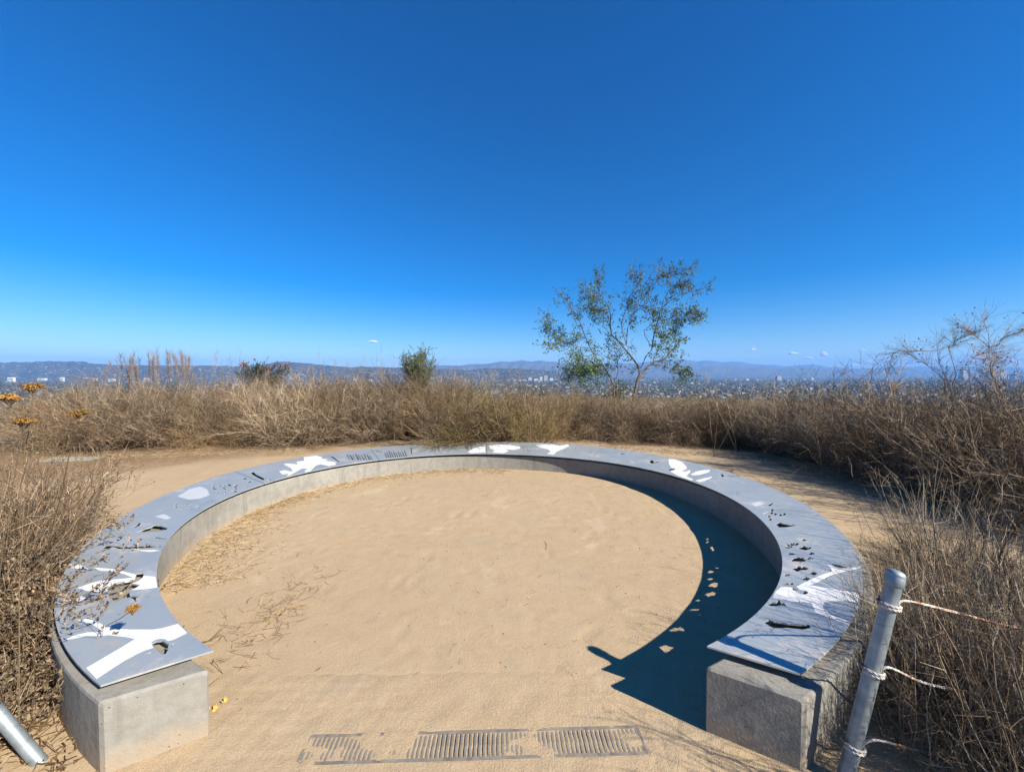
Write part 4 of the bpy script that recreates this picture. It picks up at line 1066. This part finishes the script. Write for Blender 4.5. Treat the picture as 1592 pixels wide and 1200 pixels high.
# ------------------------------------------------------------------ litter
def litter(name, pts, L, mat, seed, rad_=.0013):
    r = np.random.default_rng(seed); n = len(pts)
    z = ground_z(pts[:, 0], pts[:, 1]) + r.uniform(.002, .02, n)
    a = r.uniform(0, 6.28, n)
    P = grow(np.c_[pts, z], np.stack([np.cos(a), np.sin(a), r.normal(0, .12, n)], -1), L * r.uniform(.4, 1.3, n), 4, .22, 0, r)
    P[:, :, 2] = np.maximum(P[:, :, 2], ground_z(P[:, :, 0], P[:, :, 1]) + .001)
    o = link(name, mesh_np(name, *tubes(P, np.full((n, 4), rad_) * r.uniform(.6, 1.5, (n, 1))), mat)); tag(o, kind='stuff'); return o
r = np.random.default_rng(12)
# along the inner foot of the wall
n = 2900; t_ = np.where(r.random(n) < .62, r.uniform(-1.95, -1.05, n), r.uniform(-1.05, .12, n))
d_ = np.abs(r.normal(0, .16, n)) * (1 + .9 * (t_ < -1.35)) + .0
p_ = curve(CI, t_); out = unit(p_ - BC); p_ = p_ - out * (d_ - .02)[:, None]
o = litter('straw_litter', p_, .075, M['straw'], 1); o['label'] = 'golden straw litter drifted against the inner foot of the left wall'
# around the shrub edge
pts = []
for (x0, y0), (x1, y1), n in (((40, 716), (470, 703), 1500), ((930, 700), (1180, 712), 700), ((1180, 712), (1600, 840), 1500)):
    a, b2 = on_z(x0, y0, .08), on_z(x1, y1, .08); u = r.random((n, 1)); q = a + (b2 - a) * u
    q = q + unit(q) * r.normal(.1, .22, (n, 1)); pts.append(q)
litter('twig_litter', np.concatenate(pts), .10, M['straw'], 2, .0016)
n = 520; pts = np.c_[r.uniform(-2.8, 2.3, n), r.uniform(1.5, 6.5, n)]; pts = pts[np.hypot(pts[:, 0] + .35, pts[:, 1] - 4) < 2.6]
litter('twig_scraps', pts, .035, M['twig_brown'], 3, .0009)
n = 900; pts = np.c_[r.normal(-2.2, .35, n), r.normal(1.75, .28, n)]; pts = pts[pts[:, 0] < -1.95]
litter('leaf_litter', pts, .09, M['leaf_dry'], 4, .0022)
n = 500; pts = np.c_[r.normal(-1.72, .13, n), r.normal(2.75, .28, n)]; pts = np.concatenate([pts, np.c_[r.normal(-2.5, .1, n), r.normal(3.1, .3, n)]])
pts = pts[np.hypot(pts[:, 0] + .35, pts[:, 1] - 4) < 2.42]
litter('dry_grass_litter', pts[:190], .11, M['straw'], 5, .0012)
# pebbles
n = 900; pts = np.c_[r.uniform(-2.9, 2.4, n), r.uniform(1.2, 6.6, n)]; s = r.uniform(.002, .0065, n)
oct_v = np.array([[1, 0, 0], [-1, 0, 0], [0, 1, 0], [0, -1, 0], [0, 0, 1], [0, 0, -1.0]]); oct_f = np.array([[0, 2, 4], [2, 1, 4], [1, 3, 4], [3, 0, 4], [2, 0, 5], [1, 2, 5], [3, 1, 5], [0, 3, 5]])
V = (oct_v[None] * (s[:, None, None] * r.uniform(.6, 1.2, (n, 1, 3))) + np.c_[pts, ground_z(pts[:, 0], pts[:, 1]) + s * .4][:, None]).reshape(-1, 3)
F = (np.arange(n)[:, None, None] * 6 + oct_f[None]).reshape(-1, 3)
o = link('pebbles', mesh_np('pebbles', V, F, twig_mat('pebble_stone', [(0, (.25, .18, .11)), (1, (.55, .44, .32))]))); tag(o, kind='stuff')
# the bent twig and two orange petals on the sand
def twig_on_ground(name, px, label, cat, rad_=.003):
    q = np.array([[*on_z(x, y, .012), .016] for x, y in px]); q[:, 2] = ground_z(q[:, 0], q[:, 1]) + .006
    o = link(name, mesh_np(name, *tubes([smooth_path(q - q[0], 10)], [np.full(10, rad_)], 5), M['twig_brown'])); o.location = q[0]
    tag(o, label, cat)
twig_on_ground('bent_twig', [(674, 1082), (690, 1088), (693, 1101)], 'small bent twig lying on the sand above the drain grate', 'twig')
twig_on_ground('bent_twig', [(888, 1046), (896, 1054), (903, 1060)], 'short straight twig lying on the sand near the long shadow', 'twig', .002)
twig_on_ground('bent_twig', [(848, 842), (850, 848), (850, 855)], 'thin twig lying in the middle of the sandy circle', 'twig', .0016)
for px, lb in (((350, 1090), 'larger orange petal on the sand right of the left bench end'), ((332, 1101), 'smaller orange petal beside the corner of the left bench end')):
    p = on_z(*px, .01); rr2 = np.random.default_rng(int(px[0])); n = 9
    V, F = leaf_quads(rr2.normal(0, .006, (n, 3)) * [1, 1, .3], rr2.uniform(.014, .024, n), rr2, .7)
    o = link('fallen_petal', mesh_np('fallen_petal', V, F, M['petal'])); o.location = (p[0], p[1], float(ground_z(p[0], p[1])) + .012)
    tag(o, lb, 'petal')

# ------------------------------------------------------------------ hills, mountains, city
def ridge(name, Yd, prof, mat, seed, depth, rough):
    """a range of hills: crest heights follow the measured skyline, real slopes before and behind"""
    xs = np.array([p[0] for p in prof], float); ys = np.array([p[1] for p in prof], float)
    n = 420; px = np.linspace(xs[0], xs[-1], n); py = np.interp(px, xs, ys)
    X0 = (px - HX) / FPX * Yd; crest = EYE + (HY - py) / FPX * Yd
    rr_ = np.random.default_rng(seed)
    m_ = 36; tv = np.linspace(-1, 1, m_)
    V = np.empty((n, m_, 3))
    for j, t in enumerate(tv):
        w = (1 - abs(t)) ** 1.15
        ctr = depth * .18 * vnoise(X0, X0 * 0 + 50, 2.6 / depth, seed)
        yy = Yd + ctr + t * depth
        k = yy / Yd
        spur = 1 + rough * (vnoise(X0, X0 * 0 + t * depth * 1.2, 9 / depth, seed + 1) + .7 * vnoise(X0, X0 * 0 + t * depth, 22 / depth, seed + 2)) * (1 - w) * 2.2
        z = -121 + (crest + 121) * np.clip(w * spur, 0, 1) + (t != 0) * 0
        V[:, j] = np.stack([X0 * k, yy, z], -1)
    I, J = np.meshgrid(np.arange(n - 1), np.arange(m_ - 1), indexing='ij')
    F = np.stack([I * m_ + J, (I + 1) * m_ + J, (I + 1) * m_ + J + 1, I * m_ + J + 1], -1).reshape(-1, 4)
    o = link(name, mesh_np(name, V.reshape(-1, 3), F, mat, True)); tag(o, kind='structure')
    return V
jit = np.random.default_rng(5)
def dens(prof, step, amp):
    xs = np.array([p[0] for p in prof], float); ys = np.array([p[1] for p in prof], float)
    px = np.arange(xs[0], xs[-1], step); return list(zip(px, np.interp(px, xs, ys) + jit.normal(0, amp, len(px))))
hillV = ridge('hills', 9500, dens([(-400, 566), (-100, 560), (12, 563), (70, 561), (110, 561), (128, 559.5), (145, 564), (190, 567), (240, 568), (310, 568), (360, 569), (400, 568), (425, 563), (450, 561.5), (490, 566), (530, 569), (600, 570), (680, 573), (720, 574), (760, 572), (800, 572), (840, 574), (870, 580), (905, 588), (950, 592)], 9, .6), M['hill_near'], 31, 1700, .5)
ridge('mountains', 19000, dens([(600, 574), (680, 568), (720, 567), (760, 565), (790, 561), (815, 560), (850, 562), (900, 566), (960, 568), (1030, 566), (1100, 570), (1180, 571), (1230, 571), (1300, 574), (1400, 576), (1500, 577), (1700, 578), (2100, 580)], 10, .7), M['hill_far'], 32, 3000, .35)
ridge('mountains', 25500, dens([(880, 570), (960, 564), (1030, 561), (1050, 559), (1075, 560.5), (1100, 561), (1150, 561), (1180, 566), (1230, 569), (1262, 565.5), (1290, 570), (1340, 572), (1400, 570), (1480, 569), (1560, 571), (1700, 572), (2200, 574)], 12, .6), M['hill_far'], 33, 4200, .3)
# city carpet: roofs and trees on the plain
r = np.random.default_rng(55)
def gz(x, y): return ground_z(x, y, False)
parts = []
n = 7600
inv = r.uniform(1 / 10500, 1 / 1700, n); dd = 1 / inv; az = R(1) * r.uniform(-58, 60, n)
cx, cy = dd * np.tan(az) , dd
cx = dd * r.uniform(-1.45, 1.45, n)
keep = r.random(n) < np.where(cx / dd < -.05, .3, 1.0); cx, dd, cy = cx[keep], dd[keep], cy[keep]; n = len(cx)
w_ = r.uniform(8, 17, n) * (1 + (dd / 5500)) * np.where(r.random(n) < .08, 2.2, 1); d2 = r.uniform(8, 14, n); h_ = r.uniform(3.5, 7, n) * (1 + dd / 9000) * np.where(r.random(n) < .1, 2.2, 1)
rz = r.choice([.15, .15 + math.pi / 2], n)
bx = np.array([[-1, -1, 0], [1, -1, 0], [1, 1, 0], [-1, 1, 0], [-1, -1, 1], [1, -1, 1], [1, 1, 1], [-1, 1, 1]]) * [.5, .5, 1]
bf = np.array([[4, 5, 6, 7], [0, 1, 5, 4], [1, 2, 6, 5], [2, 3, 7, 6], [3, 0, 4, 7]])
def boxes(cx, cy, w, d, h, rz, z):
    V = bx[None] * np.stack([w, d, h], -1)[:, None]
    c, s = np.cos(rz)[:, None], np.sin(rz)[:, None]
    V = np.stack([V[..., 0] * c - V[..., 1] * s + cx[:, None], V[..., 0] * s + V[..., 1] * c + cy[:, None], V[..., 2] + z[:, None]], -1).reshape(-1, 3)
    return V, (np.arange(len(cx))[:, None, None] * 8 + bf[None]).reshape(-1, 4)
o = link('city_buildings', mesh_np('city_buildings', *boxes(cx, cy, w_, d2, h_, rz, gz(cx, cy) - .5), M['roof'])); tag(o, kind='stuff')
n = 16000; dd = 1 / r.uniform(1 / 9500, 1 / 1500, n); tx = dd * r.uniform(-1.45, 1.45, n); s = r.uniform(3.5, 7.5, n) * (1 + dd / 7000)
V = (oct_v[None] * (s[:, None, None] * r.uniform(.7, 1.3, (n, 1, 3)) * [1, 1, .75]) + np.c_[tx, dd, gz(tx, dd) + s * .5][:, None]).reshape(-1, 3)
F = (np.arange(n)[:, None, None] * 6 + oct_f[None]).reshape(-1, 3)
o = link('city_trees', mesh_np('city_trees', V, F, M['citytree'], True)); tag(o, kind='stuff')
# houses scattered over the near hills
n = 1500; i = r.integers(0, hillV.shape[0], n); j = r.integers(2, 17, n); c = hillV[i, j] + r.normal(0, 25, (n, 3)) * [1, 1, 0]
o = link('hillside_houses', mesh_np('hillside_houses', *boxes(c[:, 0], c[:, 1], r.uniform(18, 50, n), r.uniform(12, 25, n), r.uniform(8, 18, n), r.uniform(-.4, .4, n), c[:, 2] - 3), M['roof'])); tag(o, kind='stuff')
# towers that can be told apart
def tower(px, top, wpx, Yd, mat, label, group, crown=None):
    w = wpx / FPX * Yd; zt_ = EYE + (HY - top) / FPX * Yd; X_ = (px - HX) / FPX * Yd
    z0 = float(gz(X_, Yd)); h = zt_ - z0
    o = empty('tower', (X_, Yd, z0), .12)
    link('wall', mesh_np('wall', *box_geo((0, 0, h / 2), (w, w * .8, h)), mat), o)
    nfl = max(3, int(h / 22)); rows = []
    for k in range(nfl):
        z = h * (k + .6) / (nfl + .3)
        rows.append(box_geo((0, -w * .4, z), (w * .86, .8, h / nfl * .42)))
        rows.append(box_geo((w * .5, 0, z), (.8, w * .66, h / nfl * .42)))
    win = link('window_bands', mesh_np('window_bands', *cat_geo(rows), M['pane']), o)
    if crown == 'step': link('crown', mesh_np('crown', *box_geo((0, 0, h + h * .05), (w * .6, w * .5, h * .1)), mat), o)
    elif crown == 'spire':
        link('crown', mesh_np('crown', *tubes([[(0, 0, h), (0, 0, h * 1.1), (0, 0, h * 1.22)]], [[w * .38, w * .25, w * .03]], 6), mat), o)
    else: link('roof', mesh_np('roof', *box_geo((0, 0, h + 3), (w * .5, w * .4, 6)), M['tower_grey']), o)
    tag(o, label, 'tower', group)
TW, TT, TG = M['tower_white'], M['tower_tan'], M['tower_grey']
for k, (px, top, w) in enumerate(((1497, 578, 8), (1507, 576, 7), (1516, 580, 9), (1527, 574, 8), (1536, 579, 9), (1546, 575, 8), (1555, 577, 10), (1566, 582, 9), (1577, 581, 8), (1590, 584, 9))):
    tower(px, top, w, 9300 + 150 * (k % 4), TG if k % 3 else TT, 'blue grey downtown skyscraper showing through the bare twigs at the right edge', 'downtown skyscrapers', ('step', 'spire', None)[k % 3])
for k, (px, top, w, m_) in enumerate(((1209.5, 585, 7, TT), (1161, 589, 4, TW), (1176, 590, 5, TW), (1225, 591, 5, TW), (1193, 591, 6, TW), (1250, 589, 3, TW), (1262, 587, 3.5, TW), (1256, 592, 7, TW), (1236, 592, 6, TW), (1141, 591, 6, TT))):
    tower(px, top, w, 7600 + 120 * (k % 3), m_, ['white mid-rise tower on the plain right of the tree', 'tan high-rise tower, the broadest right of the tree'][1 if k == 0 else 0], None if k == 0 else 'white towers right of the tree')
for k, (px, top, w) in enumerate(((816, 590, 5), (824, 587, 5), (833, 589, 6), (841, 586, 4), (848, 584, 5.5), (857, 588, 5), (809, 591, 6), (800, 590, 4), (790, 591, 6))):
    tower(px, top, w, 7200 + 120 * (k % 3), TW if k % 4 else TT, 'pale tower in the cluster at the foot of the hills left of the tree', 'towers left of the tree')
def hall(px, top, wpx, Yd, label, group):
    w = .6 * wpx / FPX * Yd; X_ = (px - HX) / FPX * Yd; z0 = float(gz(X_, Yd)); h = .8 * max(14, EYE + (HY - top) / FPX * Yd - z0)
    o = empty('long_building', (X_, Yd, z0), .08)
    link('wall', mesh_np('wall', *box_geo((0, 0, h / 2), (w, w * .35, h)), TW), o)
    link('window_bands', mesh_np('window_bands', *cat_geo([box_geo((0, -w * .175, h * f), (w * .92, .7, h * .16)) for f in (.3, .65)]), M['pane']), o)
    link('roof', mesh_np('roof', *box_geo((w * .1, 0, h + 2), (w * .3, w * .15, 4)), M['tower_grey']), o)
    tag(o, label, 'building', group)
for k, (px, top, w) in enumerate(((18, 585, 14), (36, 588, 10), (70, 588, 18), (92, 586, 9), (112, 588, 12), (134, 587, 10), (150, 588, 9), (174, 587, 14), (205, 589, 14), (232, 588, 9), (258, 588, 10), (335, 589, 9), (520, 590, 10), (555, 588, 9), (575, 588, 10))):
    hall(px + 5 * math.sin(k * 2.7), top + 1.5 * math.sin(k * 1.9), w, 6400 + 420 * (k * 5 % 7), 'long white building on the plain below the left hills', 'white buildings below the left hills')

# ------------------------------------------------------------------ haze and clouds
hz = link('haze', mesh_np('haze', *box_geo((0, 0, (1150 - 124) / 2), (65500, 65500, 1150 + 124)), M['pane']))
hm = bpy.data.materials.new('haze_air'); hm.use_nodes = True; nt = hm.node_tree
for n_ in list(nt.nodes): nt.nodes.remove(n_)
pv = nt.nodes.new('ShaderNodeVolumePrincipled'); pv.inputs['Color'].default_value = (.20, .48, 1.0, 1); pv.inputs['Density'].default_value = 4.5e-5; pv.inputs['Anisotropy'].default_value = 0.0
ou = nt.nodes.new('ShaderNodeOutputMaterial'); nt.links.new(pv.outputs[0], ou.inputs['Volume'])
hz.data.materials.clear(); hz.data.materials.append(hm); tag(hz, kind='stuff')
hz.location.z = -62 + 62
def cloud(px, py, wpx, hpx, seed, label, group=None, Yd=40000):
    r = np.random.default_rng(seed); c = at(px, py, Yd); w = wpx / FPX * Yd / 2; h = hpx / FPX * Yd / 2
    bm = bmesh.new()
    for k in range(14):
        u = r.uniform(-1, 1); s = (1 - abs(u) ** 1.5) * .5 + .12
        res = bmesh.ops.create_icosphere(bm, subdivisions=3, radius=1.0)
        for v in res['verts']:
            p = np.array(v.co); p = p * (1 + .22 * math.sin(p[0] * 4 + k) * math.cos(p[1] * 5 + k * 2) + .12 * math.sin(p[2] * 9 + k + p[0] * 7))
            v.co = (u * w + p[0] * s * w * .5, r.uniform(0, .001) + p[1] * s * w * .4, max(-.55, p[2]) * s * h * 1.2 + s * h * .2)
    me = bpy.data.meshes.new('cloud'); bm.to_mesh(me); bm.free(); me.materials.append(M['cloud'])
    me.polygons.foreach_set('use_smooth', np.ones(len(me.polygons), bool))
    o = link('cloud', me); o.location = c; tag(o, label, 'cloud', group)
cloud(580, 531.5, 19, 5, 1, 'tiny flat white cloud above the left hills, alone in the sky')
cloud(1170, 544, 10, 6, 2, 'tiny faint cloud just right of the tree crown')
cloud(1233, 550, 18, 7, 3, 'small white cloud above the mountain right of the tree')
cloud(1256, 557, 16, 6, 4, 'small low cloud between two puffs above the right mountains')
cloud(1281, 552, 14, 12, 5, 'small upright puff of cloud above the right mountains')
cloud(1341, 545, 10, 4, 6, 'faint thin cloud above the row of low clouds at right')
for k, (px, py, w, h) in enumerate(((1325, 569, 22, 8), (1352, 565, 26, 13), (1375, 562, 30, 14), (1420, 564, 34, 10), (1505, 562, 40, 12), (1530, 559, 44, 16), (1565, 563, 40, 12))):
    cloud(px, py, w, h, 20 + k, 'low white cumulus along the horizon behind the bare twigs at right', 'cumulus row on the right horizon')
